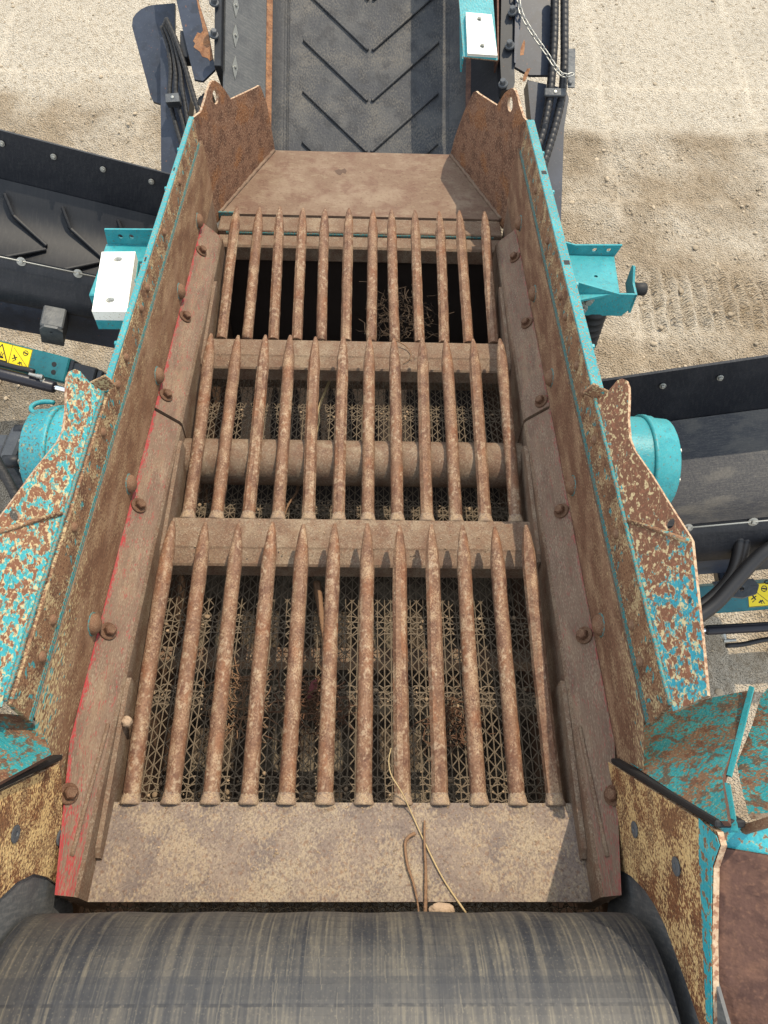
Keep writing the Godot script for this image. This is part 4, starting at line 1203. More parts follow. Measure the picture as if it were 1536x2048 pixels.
# ---------- feed drum and hopper sides ----------
func build_feed():
	var fd := thing("feed_conveyor", "wide dusty black rubber belt turning over the feed drum", "conveyor")
	var c := Vector2(0.43, 2.24)   # z, y of the drum axis
	var r := 0.212
	var path := []
	for i in 33:
		var a := deg_to_rad(-110.0 + i * 210.0 / 32.0)   # from below, round the far side, over the top
		path.append(Vector2(c.x - r * cos(a), c.y + r * sin(a)))
	var d := Vector2(cos(deg_to_rad(10)), -sin(deg_to_rad(10)))
	for k in range(1, 6): path.append(path[32] + d * 0.3 * k)
	var st := SurfaceTool.new()
	st.begin(Mesh.PRIMITIVE_TRIANGLES)
	st.set_smooth_group(0)
	var xs := []
	for i in 41: xs.append(-0.624 + i * 0.0307)
	var arc := 0.0
	for j in path.size() - 1:
		var p: Vector2 = path[j]
		var q: Vector2 = path[j + 1]
		var l := (q - p).length()
		for i in 40:
			var uv := []
			var v := []
			for o in [[0, 0], [1, 0], [1, 1], [0, 1]]:
				var x: float = xs[i + o[0]]
				var pt := p if o[1] == 0 else q
				var crown := -0.0025 * pow(absf(x) / 0.6, 12.0)
				var n := (pt - c).normalized() if j + o[1] <= 32 else Vector2(d.y, -d.x) * -1.0
				var w := pt + n * (crown + 0.0012 * sin(x * 31.0 + arc * 7.0))
				v.append(Vector3(x, w.y, w.x))
				uv.append(Vector2((x + 0.624) / 1.228, (arc + (l if o[1] == 1 else 0.0)) / 1.1))
			quv(st, v, uv, Vector3(0, (p.y + q.y) * 0.5 - c.y, (p.x + q.x) * 0.5 - c.x) if j < 32 else Vector3.UP)
		arc += l
	var belt := obj("belt", [st, M.drum_belt], fd)
	st = ST()
	lathe(st, yto(Vector3(1, 0, 0), Vector3(-0.595, c.y, c.x)), [Vector2(0, 0), Vector2(0.2, 0.0), Vector2(0.2, 1.19), Vector2(0, 1.19)], 40)
	obj("drum", [st, M.charcoal], fd)
	var zc := Vector2(0.43, 2.24)
	for s in [-1, 1]:
		var fr := Transform3D(Basis(Vector3(0, 0, 1), Vector3(0, 1, 0), Vector3(-1, 0, 0)), Vector3(s * 0.63, 0, 0))
		var g := ST()
		var e := ST()
		var poly := PV([-0.084, 2.112, 0.163, 1.952, 0.205, 1.946, 0.165, 2.03, 0.148, 2.118, 0.155, 2.19, 0.174, 2.262, 0.197, 2.31, 0.225, 2.349, 0.30, 2.412, 0.359, 2.453, 0.50, 2.48, 0.85, 2.44, 0.85, 2.60, 0.346, 2.510, 0.22, 2.552, 0.105, 2.600, 0.069, 2.640, 0.049, 2.634]) if s > 0 else \
			PV([-0.070, 2.209, -0.033, 2.180, 0.048, 2.139, 0.205, 2.036, 0.185, 2.09, 0.158, 2.175, 0.146, 2.246, 0.154, 2.32, 0.176, 2.382, 0.24, 2.44, 0.36, 2.49, 0.50, 2.50, 0.85, 2.46, 0.85, 2.62, 0.30, 2.64, 0.05, 2.64, 0.03, 2.62])
		prism(g, e, poly, fr, 0.010 * s)
		var sp := obj("side_plate", [g, M.gold_wear, e, M.worn_edge], fd)
		tag(sp, "gold flecked right feed plate with teal edge" if s > 0 else "gold flecked left feed plate")
		if s > 0:
			g = ST()
			prism(g, g, PV([0.055, 2.632, 0.030, 2.575, 0.085, 2.555, 0.20, 2.525, 0.345, 2.487, 0.345, 2.509, 0.22, 2.551, 0.103, 2.599, 0.069, 2.638]), Transform3D(fr.basis, Vector3(0.6288, 0, 0)), -0.001)
			obj("paint_edge", [g, M.teal_worn], sp)
		for p in ([Vector2(0.060, 2.250), Vector2(0.115, 2.448)] if s > 0 else [Vector2(0.066, 2.369), Vector2(0.083, 2.145)]):
			g = ST()
			lathe(g, yto(Vector3(-s, 0, 0), Vector3(s * 0.6285, p.y, p.x)), [Vector2(0.017, 0.0), Vector2(0.017, 0.002), Vector2(0.014, 0.003), Vector2(0.006, 0.003), Vector2(0.005, 0.001), Vector2(0, 0.001)], 16)
			obj("countersunk_screw", [g, M.grey_steel], sp)
		g = ST()
		var disc := PackedVector2Array()
		for i in 24: disc.append(zc + Vector2(cos(i * TAU / 24), sin(i * TAU / 24)) * 0.325)
		prism(g, g, disc, Transform3D(fr.basis, Vector3(s * 0.632 + s * 0.010, 0, 0)), -0.006 * s)
		obj("rubber_seal", [g, M.grey_rubber], fd)
		g = ST()
		if s > 0: bar(g, Vector3(0.657, 2.135, -0.085), Vector3(0.655, 2.634, 0.038), 0.052, 0.012, Vector3(0, -0.25, -1), 0.003)
		else: bar(g, Vector3(-0.650, 2.195, -0.084), Vector3(-0.652, 2.60, 0.016), 0.040, 0.012, Vector3(0, -0.25, -1), 0.003)
		obj("rubber_strip", [g, M.black], fd)
	# hopper sides outside the feed plates
	var hr := thing("hopper_side", "teal hopper wing with brown scrapes beside the right feed plate", "hopper side", Transform3D(), "flared hopper sides at the feed drum")
	st = ST()
	var e2 := ST()
	poly3(st, e2, [Vector3(0.655, 2.090, -0.105), Vector3(0.681, 2.089, -0.122), Vector3(0.700, 2.055, -0.145), Vector3(0.726, 2.043, -0.167), Vector3(0.750, 2.028, -0.187), Vector3(0.772, 2.023, -0.206), Vector3(0.856, 2.169, -0.233), Vector3(0.909, 2.294, -0.241), Vector3(0.824, 2.392, -0.153), Vector3(0.720, 2.510, -0.045), Vector3(0.706, 2.528, -0.031), Vector3(0.650, 2.647, 0.042), Vector3(0.642, 2.624, 0.042)], 0.010)
	var hw := obj("wing_plate", [st, M.hopper_wear, e2, M.brown_rust], hr)
	st = ST()
	poly3(st, st, [Vector3(0.909, 2.298, -0.238), Vector3(0.822, 2.396, -0.149), Vector3(0.720, 2.513, -0.042), Vector3(0.722, 2.524, -0.041), Vector3(0.824, 2.412, -0.143), Vector3(0.910, 2.314, -0.233)], 0.004)
	poly3(st, st, [Vector3(0.704, 2.530, -0.029), Vector3(0.648, 2.647, 0.046), Vector3(0.652, 2.658, 0.046), Vector3(0.709, 2.542, -0.027)], 0.004)
	obj("end_flange", [st, M.teal_clean], hr)
	var h2 := thing("hopper_side", "scraped teal and brown hopper wing at the far right edge", "hopper side", Transform3D(), "flared hopper sides at the feed drum")
	st = ST()
	e2 = ST()
	poly3(st, e2, [Vector3(0.955, 2.244, -0.243), Vector3(0.985, 2.225, -0.262), Vector3(1.12, 2.40, -0.300), Vector3(1.02, 2.62, -0.13), Vector3(0.80, 2.72, 0.05), Vector3(0.700, 2.625, 0.044), Vector3(0.750, 2.510, -0.023), Vector3(0.774, 2.461, -0.053), Vector3(0.870, 2.351, -0.152)], 0.010)
	obj("wing_plate", [st, M.hopper_wear, e2, M.worn_edge], h2)
	st = ST()
	bar(st, Vector3(0.638, 2.590, 0.058), Vector3(0.80, 2.665, 0.070), 0.05, 0.012, Vector3(0, 1, 0.4), 0.003)
	obj("top_channel", [st, M.teal_worn], h2)
	st = ST(true)
	tube(st, [Vector3(0.683, 2.62, 0.046), Vector3(0.70, 2.75, 0.02)], 0.008, 8)
	obj("latch_pin", [st, M.bolt_rust], h2)
	var hb := thing("hopper_wall", "plain brown rusted steel wall at the lower right corner", "hopper wall")
	st = ST()
	e2 = ST()
	poly3(st, e2, [Vector3(0.636, 2.598, 0.074), Vector3(0.86, 2.68, 0.105), Vector3(0.86, 2.45, 0.60), Vector3(0.640, 2.42, 0.60)], 0.012)
	obj("wall_plate", [st, M.brown_rust, e2, M.brown_rust], hb)
	var hl := thing("hopper_side", "small visible corner of rusty teal hopper wing left of the feed drum", "hopper side", Transform3D(), "flared hopper sides at the feed drum")
	st = ST()
	e2 = ST()
	poly3(st, e2, [Vector3(-0.815, 2.375, -0.186), Vector3(-0.737, 2.304, -0.171), Vector3(-0.716, 2.263, -0.166), Vector3(-0.684, 2.262, -0.141), Vector3(-0.645, 2.288, -0.106), Vector3(-0.607, 2.333, -0.068), Vector3(-0.610, 2.512, -0.023), Vector3(-0.610, 2.691, 0.019), Vector3(-0.834, 2.737, -0.093)], 0.010)
	obj("wing_plate", [st, M.hopper_wear, e2, M.brown_rust], hl)

# ---------- side conveyors ----------
func side_conveyor(s: int, o: Vector3, deg: float, label: String, prof: Array, s0: float, s1: float, far_top: Vector2, rim: Vector2, belt_mat: Material, far_bolts: Array, near_bolts: Array) -> Node3D:
	var a := deg_to_rad(deg)
	var D := Vector3(s * cos(a), sin(a), 0)
	var W := Vector3(-s * sin(a), cos(a), 0)
	var t := thing("side_conveyor", label, "conveyor", Transform3D(Basis(D, W, Vector3(0, 0, s)), o), "folding side conveyors")
	var P := func(l: float, w: float, c: float) -> Vector3: return Vector3(l, w, c * s)
	var st := ST(true)
	for i in prof.size() - 1:
		var p: Vector2 = prof[i]
		var q: Vector2 = prof[i + 1]
		for k in 8:
			var l0 := lerpf(s0, s1, k / 8.0)
			var l1 := lerpf(s0, s1, (k + 1) / 8.0)
			quad(st, P.call(l0, p.y, p.x), P.call(l0, q.y, q.x), P.call(l1, q.y, q.x), P.call(l1, p.y, p.x), Vector3(0, 1, 0))
	var belt := obj("belt", [st, belt_mat], t)
	if s < 0:
		for k in range(-1, 7):
			var l := 0.23 + k * 0.245
			st = ST()
			bar(st, P.call(l, -0.092, 0.225), P.call(l + 0.16, -0.075, 0.11), 0.014, 0.022, Vector3.UP, 0.005)
			bar(st, P.call(l + 0.16, -0.075, 0.11), P.call(l + 0.205, -0.02, 0.04), 0.014, 0.022, Vector3.UP, 0.005)
			obj("cleat", [st, belt_mat], belt)
			st = ST()
			bar(st, P.call(l, -0.092, 0.245), P.call(l + 0.21, -0.075, 0.385), 0.014, 0.022, Vector3.UP, 0.005)
			obj("cleat", [st, belt_mat], belt)
	# far skirt
	st = ST()
	poly3(st, st, [P.call(s0, -0.01, -0.012), P.call(s0, far_top.y, far_top.x), P.call(s1, far_top.y, far_top.x), P.call(s1, -0.01, -0.012)], 0.012)
	var skirt := obj("far_skirt", [st, M.dark_rubber], t)
	var hx := hexbolt_mesh(0.0085, 0.012)
	for l in far_bolts:
		var f := 0.78
		inst("bolt", hx, M.zinc, yto(Vector3(0, 0.35, s * 1.0), P.call(l, lerpf(-0.01, far_top.y, f), lerpf(-0.012, far_top.x, f) + 0.006)), skirt)
	# near skirt: rim, outer bulge
	st = ST(true)
	var bulge := [Vector2(rim.x - 0.035, rim.y - 0.085), Vector2(rim.x - 0.004, rim.y), Vector2(rim.x + 0.006, rim.y), Vector2(rim.x + 0.030, rim.y - 0.05), Vector2(rim.x + 0.075, rim.y - 0.11), Vector2(rim.x + 0.100, rim.y - 0.17), Vector2(rim.x + 0.085, rim.y - 0.21)]
	for i in bulge.size() - 1:
		var p: Vector2 = bulge[i]
		var q: Vector2 = bulge[i + 1]
		for k in 8:
			var l0 := lerpf(s0, s1, k / 8.0)
			var l1 := lerpf(s0, s1, (k + 1) / 8.0)
			quad(st, P.call(l0, p.y, p.x), P.call(l0, q.y, q.x), P.call(l1, q.y, q.x), P.call(l1, p.y, p.x), P.call(0, 0.4, 1.0))
	var ns := obj("near_skirt", [st, M.dark_rubber], t)
	st = ST(true)
	tube(st, [P.call(s0, rim.y + 0.006, rim.x + 0.012), P.call((s0 + s1) * 0.5, rim.y + 0.005, rim.x + 0.012), P.call(s1, rim.y + 0.006, rim.x + 0.012)], 0.0035, 6)
	obj("cable", [st, M.zinc], ns)
	for l in near_bolts:
		st = ST()
		lathe(st, yto(Vector3(0, 0.5, s * 0.8), P.call(l, rim.y + 0.002, rim.x + 0.010)), [Vector2(0, 0), Vector2(0.019, 0.0), Vector2(0.019, 0.003), Vector2(0.009, 0.004), Vector2(0.008, 0.014), Vector2(0, 0.015)], 12)
		obj("washer_bolt", [st, M.zinc], ns)
	# frame below
	st = ST()
	bb(st, P.call(s0, rim.y - 0.42, rim.x + 0.070), P.call(s1, rim.y - 0.20, rim.x + 0.085), 0.003)
	bb(st, P.call(s0, rim.y - 0.42, -0.03), P.call(s1, rim.y - 0.40, rim.x + 0.0695), 0.003)
	bb(st, P.call(s0, rim.y - 0.3995, -0.05), P.call(s1, -0.03, -0.035), 0.003)
	obj("frame", [st, M.navy], t)
	return t

func build_side_conveyors():
	var l := side_conveyor(-1, Vector3(-0.977, 1.206, -2.6), 17.6, "dark chevron side conveyor on the left with tall bolted skirt", [Vector2(-0.01, 0.01), Vector2(0.05, -0.055), Vector2(0.11, -0.10), Vector2(0.36, -0.10), Vector2(0.42, -0.05), Vector2(0.455, 0.02)], -0.25, 2.2, Vector2(-0.085, 0.215), Vector2(0.470, 0.092), M.left_belt, [0.685, 0.475, 0.267, 0.055], [0.518, 0.293, 0.742])
	var st := ST()
	prism(st, st, PV([0.0, -0.13, 0.095, -0.13, 0.095, -0.03, 0.075, 0.0, 0.02, 0.0, 0.0, -0.02]), Transform3D(Basis(Vector3(1, 0, 0), Vector3(0, 1, 0), Vector3(0, 0, 1)), Vector3(0.335, -0.06, -0.68)), -0.012, [circle2(Vector2(0.045, -0.035), 0.007)])
	bb(st, Vector3(0.335, -0.19, -0.668), Vector3(0.430, -0.065, -0.556), 0.006)
	obj("roller_bracket", [st, M.grey_steel], l)
	var r := side_conveyor(1, Vector3(1.327, 1.23, -1.5), 18.0, "dusty grey smooth side conveyor on the right with high dark skirt", [Vector2(-0.01, 0.01), Vector2(0.06, -0.03), Vector2(0.13, -0.05), Vector2(0.35, -0.05), Vector2(0.42, -0.01), Vector2(0.49, 0.06)], -0.6, 1.12, Vector2(-0.06, 0.335), Vector2(0.50, 0.095), M.side_belt, [-0.019, 0.194, 0.41], [0.009, 0.242, 0.48])
	st = ST()
	bb(st, Vector3(0.16, -0.46, 0.38), Vector3(0.275, -0.345, 0.66), 0.006)
	var fb := obj("frame_tube", [st, M.navy], r)
	st = ST()
	prism(st, st, PV([0.13, 0.62, 0.16, 0.685, 0.24, 0.700, 0.295, 0.685, 0.31, 0.65, 0.29, 0.62]), Transform3D(Basis(Vector3(1, 0, 0), Vector3(0, 0, 1), Vector3(0, -1, 0)), Vector3(0, -0.345, 0)), 0.02, [circle2(Vector2(0.24, 0.662), 0.010)])
	obj("end_lug", [st, M.grey_steel], fb)

# ---------- folding arms and hydraulic cylinders ----------
func arm(label: String, e: Vector3, d: Vector3, n: Vector3, w: float, length: float, l0: float, l1: float) -> Node3D:
	# a square tube that ends at e and runs along d; n is the normal of its wide upper face
	var f := frame(e, d, n)
	var t := thing("folding_arm", label, "steel arm", f, "teal folding arms with warning labels")
	var st := ST()
	bb(st, Vector3(0, -0.09, -w * 0.5), Vector3(length, 0.0, w * 0.5), 0.006)
	obj("beam", [st, M.teal_arm], t)
	st = SurfaceTool.new()
	st.begin(Mesh.PRIMITIVE_TRIANGLES)
	st.set_smooth_group(-1)
	var h := (l1 - l0) * 0.5
	var flip := d.x < 0
	var zf := 1.0 if not flip else -1.0
	var a := Vector3(l0 if not flip else l1, 0.0012, -h * 0.5 * zf)
	var b := Vector3(l1 if not flip else l0, 0.0012, -h * 0.5 * zf)
	var off := Vector3(0, 0, -0.006 * zf)
	quv(st, [a + off, b + off, b + off + Vector3(0, 0, h * zf), a + off + Vector3(0, 0, h * zf)], [Vector2(0, 0), Vector2(1, 0), Vector2(1, 1), Vector2(0, 1)], Vector3.UP)
	obj("warning_label", [st, M.label if flip else M.label_swapped], t)
	return t

func build_arms():
	var m: StandardMaterial3D = mat("teal_arm", M.teal_clean.albedo_texture, 1.2, 0.45, 0.0, null, 0, Color(0.62, 0.72, 0.74))
	var n := Vector3(-0.05, 0.93, 0.38)
	var dl := Vector3(-0.301, 0.021, -0.069)
	var la := arm("teal folding arm with two yellow labels, left side below the conveyor", Vector3(-1.273, 1.221, -1.730), dl, n, 0.112, 1.3, 0.165, 0.345)
	var st := ST()
	for p in [Vector2(0.055, -0.022), Vector2(0.060, 0.012)]:
		lathe(st, at(Vector3(p.x, 0.0008, p.y)), [Vector2(0.011, 0.0), Vector2(0.010, 0.0006), Vector2(0, 0.0006)], 14)
	obj("bolt_hole", [st, M.black], la)
	st = ST()
	bb(st, Vector3(-0.022, -0.080, -0.045), Vector3(-0.001, -0.006, 0.050), 0.004)
	bb(st, Vector3(-0.125, -0.085, -0.045), Vector3(-0.0225, 0.002, 0.042), 0.006)
	bb(st, Vector3(-0.150, -0.080, -0.038), Vector3(-0.1255, -0.008, 0.035), 0.004)
	bb(st, Vector3(-0.30, -0.075, -0.032), Vector3(-0.1505, -0.014, 0.030), 0.004)
	obj("inner_tube", [st, M.charcoal], la)
	var D := dl.normalized()
	var lc := thing("hydraulic_cylinder", "black hydraulic cylinder with chrome rod under the left teal arm", "hydraulic cylinder")
	var e := Vector3(-1.306, 1.225, -1.640)
	cylinder(lc, e, D, 0.026, 1.3, 0.088)
	fitting(lc, e + D * 0.05 + Vector3(0, 0.028, -0.012), Vector3(0, 1, -0.2), D)
	var ra := arm("teal folding arm with yellow label, right side below the hoses", Vector3(1.50, 0.622, -0.872), Vector3(1, 0.055, -0.075), n, 0.135, 1.5, 0.375, 0.60)
	st = ST(true)
	for k in 5:
		var lk := []
		for i in 13: lk.append(Vector3(0.47 + k * 0.022 + cos(i * TAU / 12) * 0.014, 0.004 + (sin(i * TAU / 12) * 0.008 if k % 2 == 1 else 0.003), -0.066 + (sin(i * TAU / 12) * 0.009 if k % 2 == 0 else 0.0)))
		tube(st, lk, 0.003, 5, false)
	obj("safety_chain", [st, M.black], ra)
	var rc := thing("hydraulic_cylinder", "black hydraulic cylinder under the right teal arm with elbow fitting", "hydraulic cylinder")
	var rd := Vector3(1, 0.045, -0.055).normalized()
	cylinder(rc, Vector3(1.672, 0.578, -0.752), rd, 0.024, 1.3, 0.15)
	fitting(rc, Vector3(1.760, 0.572, -0.716), Vector3(0.3, -0.2, 1), rd)

func cylinder(t: Node3D, e: Vector3, d: Vector3, r: float, length: float, rod: float):
	var st := ST(true)
	lathe(st, yto(d, e), [Vector2(0, 0), Vector2(r * 0.8, 0.0), Vector2(r, 0.006), Vector2(r, length), Vector2(0, length)], 20)
	obj("barrel", [st, M.cylinder], t)
	st = ST(true)
	lathe(st, yto(-d, e + d * 0.001), [Vector2(r * 0.45, 0), Vector2(r * 0.45, rod)], 16)
	obj("rod", [st, M.chrome], t)
	st = ST()
	lathe(st, yto(-d, e - d * (rod - 0.001)), [Vector2(0, 0), Vector2(r * 0.7, 0), Vector2(r * 0.8, 0.03), Vector2(r * 0.8, 0.05), Vector2(0, 0.05)], 14)
	obj("rod_eye", [st, M.black], t)

func fitting(t: Node3D, p: Vector3, up: Vector3, d: Vector3):
	var st := ST()
	var u := up.normalized()
	lathe(st, yto(u, p - u * 0.02), [Vector2(0, 0), Vector2(0.012, 0), Vector2(0.012, 0.016), Vector2(0.009, 0.018), Vector2(0.009, 0.04), Vector2(0, 0.04)], 6)
	lathe(st, yto(d, p + u * 0.012), [Vector2(0, -0.01), Vector2(0.010, -0.01), Vector2(0.010, 0.016), Vector2(0.0075, 0.018), Vector2(0.0075, 0.05), Vector2(0, 0.05)], 10)
	obj("elbow_fitting", [st, M.zinc], t)

# ---------- hoses ----------
func hose(label: String, pts: Array, r: float, spiral: float, group: String, m: Material = null) -> MeshInstance3D:
	var sm := smooth(pts, 8)
	# even spacing, so that the wrap's grooves come at a constant pitch
	var even := [sm[0]]
	var step := 0.006 if spiral > 0 else 0.02
	var need := step
	for i in range(1, sm.size()):
		var a: Vector3 = sm[i - 1]
		var b: Vector3 = sm[i]
		var l := a.distance_to(b)
		var done := 0.0
		while l - done >= need:
			done += need
			even.append(a.lerp(b, done / l))
			need = step
		need -= l - done
	var rad := []
	for i in even.size():
		rad.append(r * (0.86 if spiral > 0 and i % int(spiral / step) == 0 else 1.0))
	var st := ST(true)
	tube(st, even, rad, 12)
	var o := obj("hydraulic_hose", [st, m if m else M.hose], self)
	tag(o, label, "hose", group)
	return o

func mp(a: Array, w: float) -> Array:
	var out := []
	for i in range(0, a.size(), 2): out.append(main * MV(a[i], a[i + 1], w))
	return out

func build_hoses():
	var g := "spiral wrapped hoses left of the chevron belt"
	var base := [[-1.066, 0.162, -1.029, 0.046, -1.015, -0.066, -1.020, -0.186, -1.005, -0.282, -0.959, -0.441, -0.930, -0.513, -0.90, -0.60],
		[-1.050, 0.162, -1.005, 0.047, -0.985, -0.081, -0.982, -0.185, -0.969, -0.261, -0.940, -0.361, -0.915, -0.464, -0.89, -0.55],
		[-1.038, 0.162, -0.993, 0.071, -0.956, -0.080, -0.947, -0.160, -0.934, -0.240, -0.912, -0.360, -0.904, -0.420, -0.87, -0.52],
		[-1.026, 0.163, -0.977, 0.060, -0.932, -0.063, -0.890, -0.199, -0.853, -0.318, -0.840, -0.358, -0.82, -0.45]]
	var names := ["outermost wrapped black hose of the left bundle, held by the clamp", "second wrapped black hose from the left in the left bundle, under the clamp", "third wrapped black hose from the left, just past the clamp's right end", "rightmost wrapped hose of the left bundle, crossing over the others"]
	for i in 4: hose(names[i], mp(base[i], 0.245 + 0.02 * i), 0.0115 if i < 3 else 0.0125, 0.024, g, M.hose_dusty)
	g = "thick spiral wrapped hoses right of the chevron belt"
	hose("thick spiral wrapped hose, the inner one right of the chain", mp([0.999, 0.396, 1.000, 0.319, 1.000, 0.165, 0.994, 0.012, 0.983, -0.142, 0.974, -0.219, 0.950, -0.348, 0.920, -0.451, 0.895, -0.56], 0.28), 0.0225, 0.036, g)
	hose("thick spiral wrapped hose, the outer one beside the bright ground", mp([1.051, 0.397, 1.052, 0.320, 1.054, 0.167, 1.056, 0.013, 1.047, -0.141, 1.033, -0.233, 0.999, -0.372, 0.952, -0.532, 0.92, -0.66], 0.28), 0.0225, 0.036, g)
	for s in [-1, 1]:
		var t := thing("hose_clamp", "small grey clamp block holding the thin left hoses" if s < 0 else "flat grey clamp bar over the two thick right hoses", "hose clamp", main, "hose clamps on the frames")
		var st := ST()
		if s < 0: prism(st, st, PV([-1.023, -0.232, -0.956, -0.224, -0.948, -0.268, -1.019, -0.275]), Transform3D(Basis(Vector3(1, 0, 0), Vector3(0, 0, -1), Vector3(0, 1, 0)), Vector3(0, 0.315, 0)), 0.05)
		else: bb(st, MV(0.944, -0.190, 0.298), MV(1.056, -0.149, 0.318), 0.004)
		obj("block", [st, M.grey_steel], t)
		st = ST()
		lathe(st, at(MV(-0.986 if s < 0 else 1.0, -0.248 if s < 0 else -0.170, 0.315 if s < 0 else 0.318)), [Vector2(0.008, 0), Vector2(0.008, 0.003), Vector2(0, 0.004)], 8)
		obj("bolt", [st, M.zinc], t)
	g = "black hoses under the right side conveyor"
	hose("black hose hanging straight down from the clamp under the right conveyor", [Vector3(1.521, 1.300, -0.975), Vector3(1.515, 1.264, -0.898), Vector3(1.489, 1.235, -0.823), Vector3(1.431, 1.207, -0.757), Vector3(1.343, 1.181, -0.695), Vector3(1.194, 1.154, -0.616)], 0.023, 0.0, g)
	hose("black hose in the middle of the right bundle, crossing the teal arm", [Vector3(1.546, 1.304, -0.970), Vector3(1.535, 1.260, -0.889), Vector3(1.502, 1.229, -0.810), Vector3(1.440, 1.198, -0.730), Vector3(1.352, 1.172, -0.664), Vector3(1.203, 1.146, -0.590)], 0.021, 0.0, g)
	hose("black slit hose sweeping in from the right edge over the teal arm", [Vector3(1.98, 1.40, -0.93), Vector3(1.722, 1.365, -0.935), Vector3(1.611, 1.334, -0.905), Vector3(1.548, 1.301, -0.855), Vector3(1.489, 1.269, -0.792), Vector3(1.414, 1.235, -0.713), Vector3(1.335, 1.211, -0.656), Vector3(1.203, 1.172, -0.572)], 0.027, 0.0, g)
	hose("thin black hose from the elbow fitting to the right edge", [Vector3(1.772, 0.552, -0.685), Vector3(1.85, 0.556, -0.69), Vector3(1.971, 0.568, -0.713), Vector3(2.3, 0.60, -0.76)], 0.012, 0.0, "")
	hose("grey black hose slanting across below the left drive motor", [Vector3(-1.30, 1.99, -1.16), Vector3(-1.16, 1.94, -1.06), Vector3(-1.095, 1.888, -0.955), Vector3(-1.055, 1.862, -0.89), Vector3(-1.02, 1.83, -0.82), Vector3(-0.98, 1.76, -0.72)], 0.0155, 0.0, "", M.hose_dusty)
	hose("black hose lying on the left cylinder and ending in a bright fitting", [Vector3(-2.3, 1.32, -1.92), Vector3(-1.539, 1.272, -1.728), Vector3(-1.43, 1.265, -1.705), Vector3(-1.385, 1.262, -1.692)], 0.011, 0.0, "")
	# chain
	var ch := thing("chain", "galvanized steel chain hanging to the lug beside the thick hoses", "chain")
	var pts := smooth(mp([0.760, 0.30, 0.774, 0.188, 0.791, 0.125, 0.841, 0.040, 0.910, -0.055, 0.980, -0.155, 1.020, -0.172, 1.055, -0.160], 0.46), 12)
	var acc := 0.0
	var k := 0
	for i in range(1, pts.size()):
		acc += pts[i].distance_to(pts[i - 1])
		if acc >= 0.0255:
			acc = 0.0
			var d: Vector3 = (pts[i] - pts[i - 1]).normalized()
			var side := d.cross(CB).normalized()
			var up := side.cross(d)
			var b := (side + up * 0.35).normalized() if k % 2 == 0 else (up - side * 0.35).normalized()
			var st := ST(true)
			var lk := []
			for j in 15:
				var a := j * TAU / 14
				lk.append(pts[i] + d * (cos(a) * 0.0105 + (0.0085 if cos(a) > 0 else -0.0085)) + b * sin(a) * 0.0098)
			tube(st, lk, 0.0034, 6, false)
			obj("link", [st, M.zinc if k < 24 else M.bolt_rust], ch)
			k += 1

# ---------- twigs, stones, roots ----------
func deck_obj(called: String, st: SurfaceTool, m: Material, label: String, category: String, group := "") -> MeshInstance3D:
	var o := obj(called, [st, m], self, deck)
	tag(o, label, category, group)
	return o

func tangle(c: Vector3, spread: Vector3, n: int, r: float, curl: float) -> SurfaceTool:
	var st := ST(true)
	for i in n:
		var p := c + Vector3(rng.randfn() * spread.x, rng.randfn() * spread.y, rng.randfn() * spread.z)
		var d := Vector3(rng.randfn(), rng.randfn() * 0.3, rng.randfn()).normalized()
		var pts := [p]
		for k in 6:
			d = (d + Vector3(rng.randfn(), rng.randfn() * 0.4, rng.randfn()) * curl).normalized()
			p += d * 0.018
			pts.append(p)
		tube(st, pts, r * rng.randf_range(0.5, 1.3), 4, false)
	return st

func rootline(a: Array, r: float) -> SurfaceTool:
	var st := ST(true)
	var p := smooth(a, 6)
	var rad := []
	for i in p.size(): rad.append(r * (1.0 - 0.55 * i / p.size()) * rng.randf_range(0.85, 1.15))
	tube(st, p, rad, 6)
	return st

func stone(c: Vector3, size: Vector3, seed_: int) -> SurfaceTool:
	var n := FastNoiseLite.new(); n.seed = seed_; n.frequency = 0.9
	var st := ST(true)
	var rings := 10
	var seg := 14
	var g := []
	for i in rings + 1:
		var row := []
		for k in seg:
			var v := Vector3(sin(PI * i / rings) * cos(TAU * k / seg), cos(PI * i / rings), sin(PI * i / rings) * sin(TAU * k / seg))
			row.append(c + v * size * (1.0 + 0.28 * n.get_noise_3dv(v * 1.4)))
		g.append(row)
	for i in rings:
		for k in seg:
			var k2 := (k + 1) % seg
			quad(st, g[i][k], g[i][k2], g[i + 1][k2], g[i + 1][k], g[i][k] - c + g[i + 1][k2] - c)
	return st

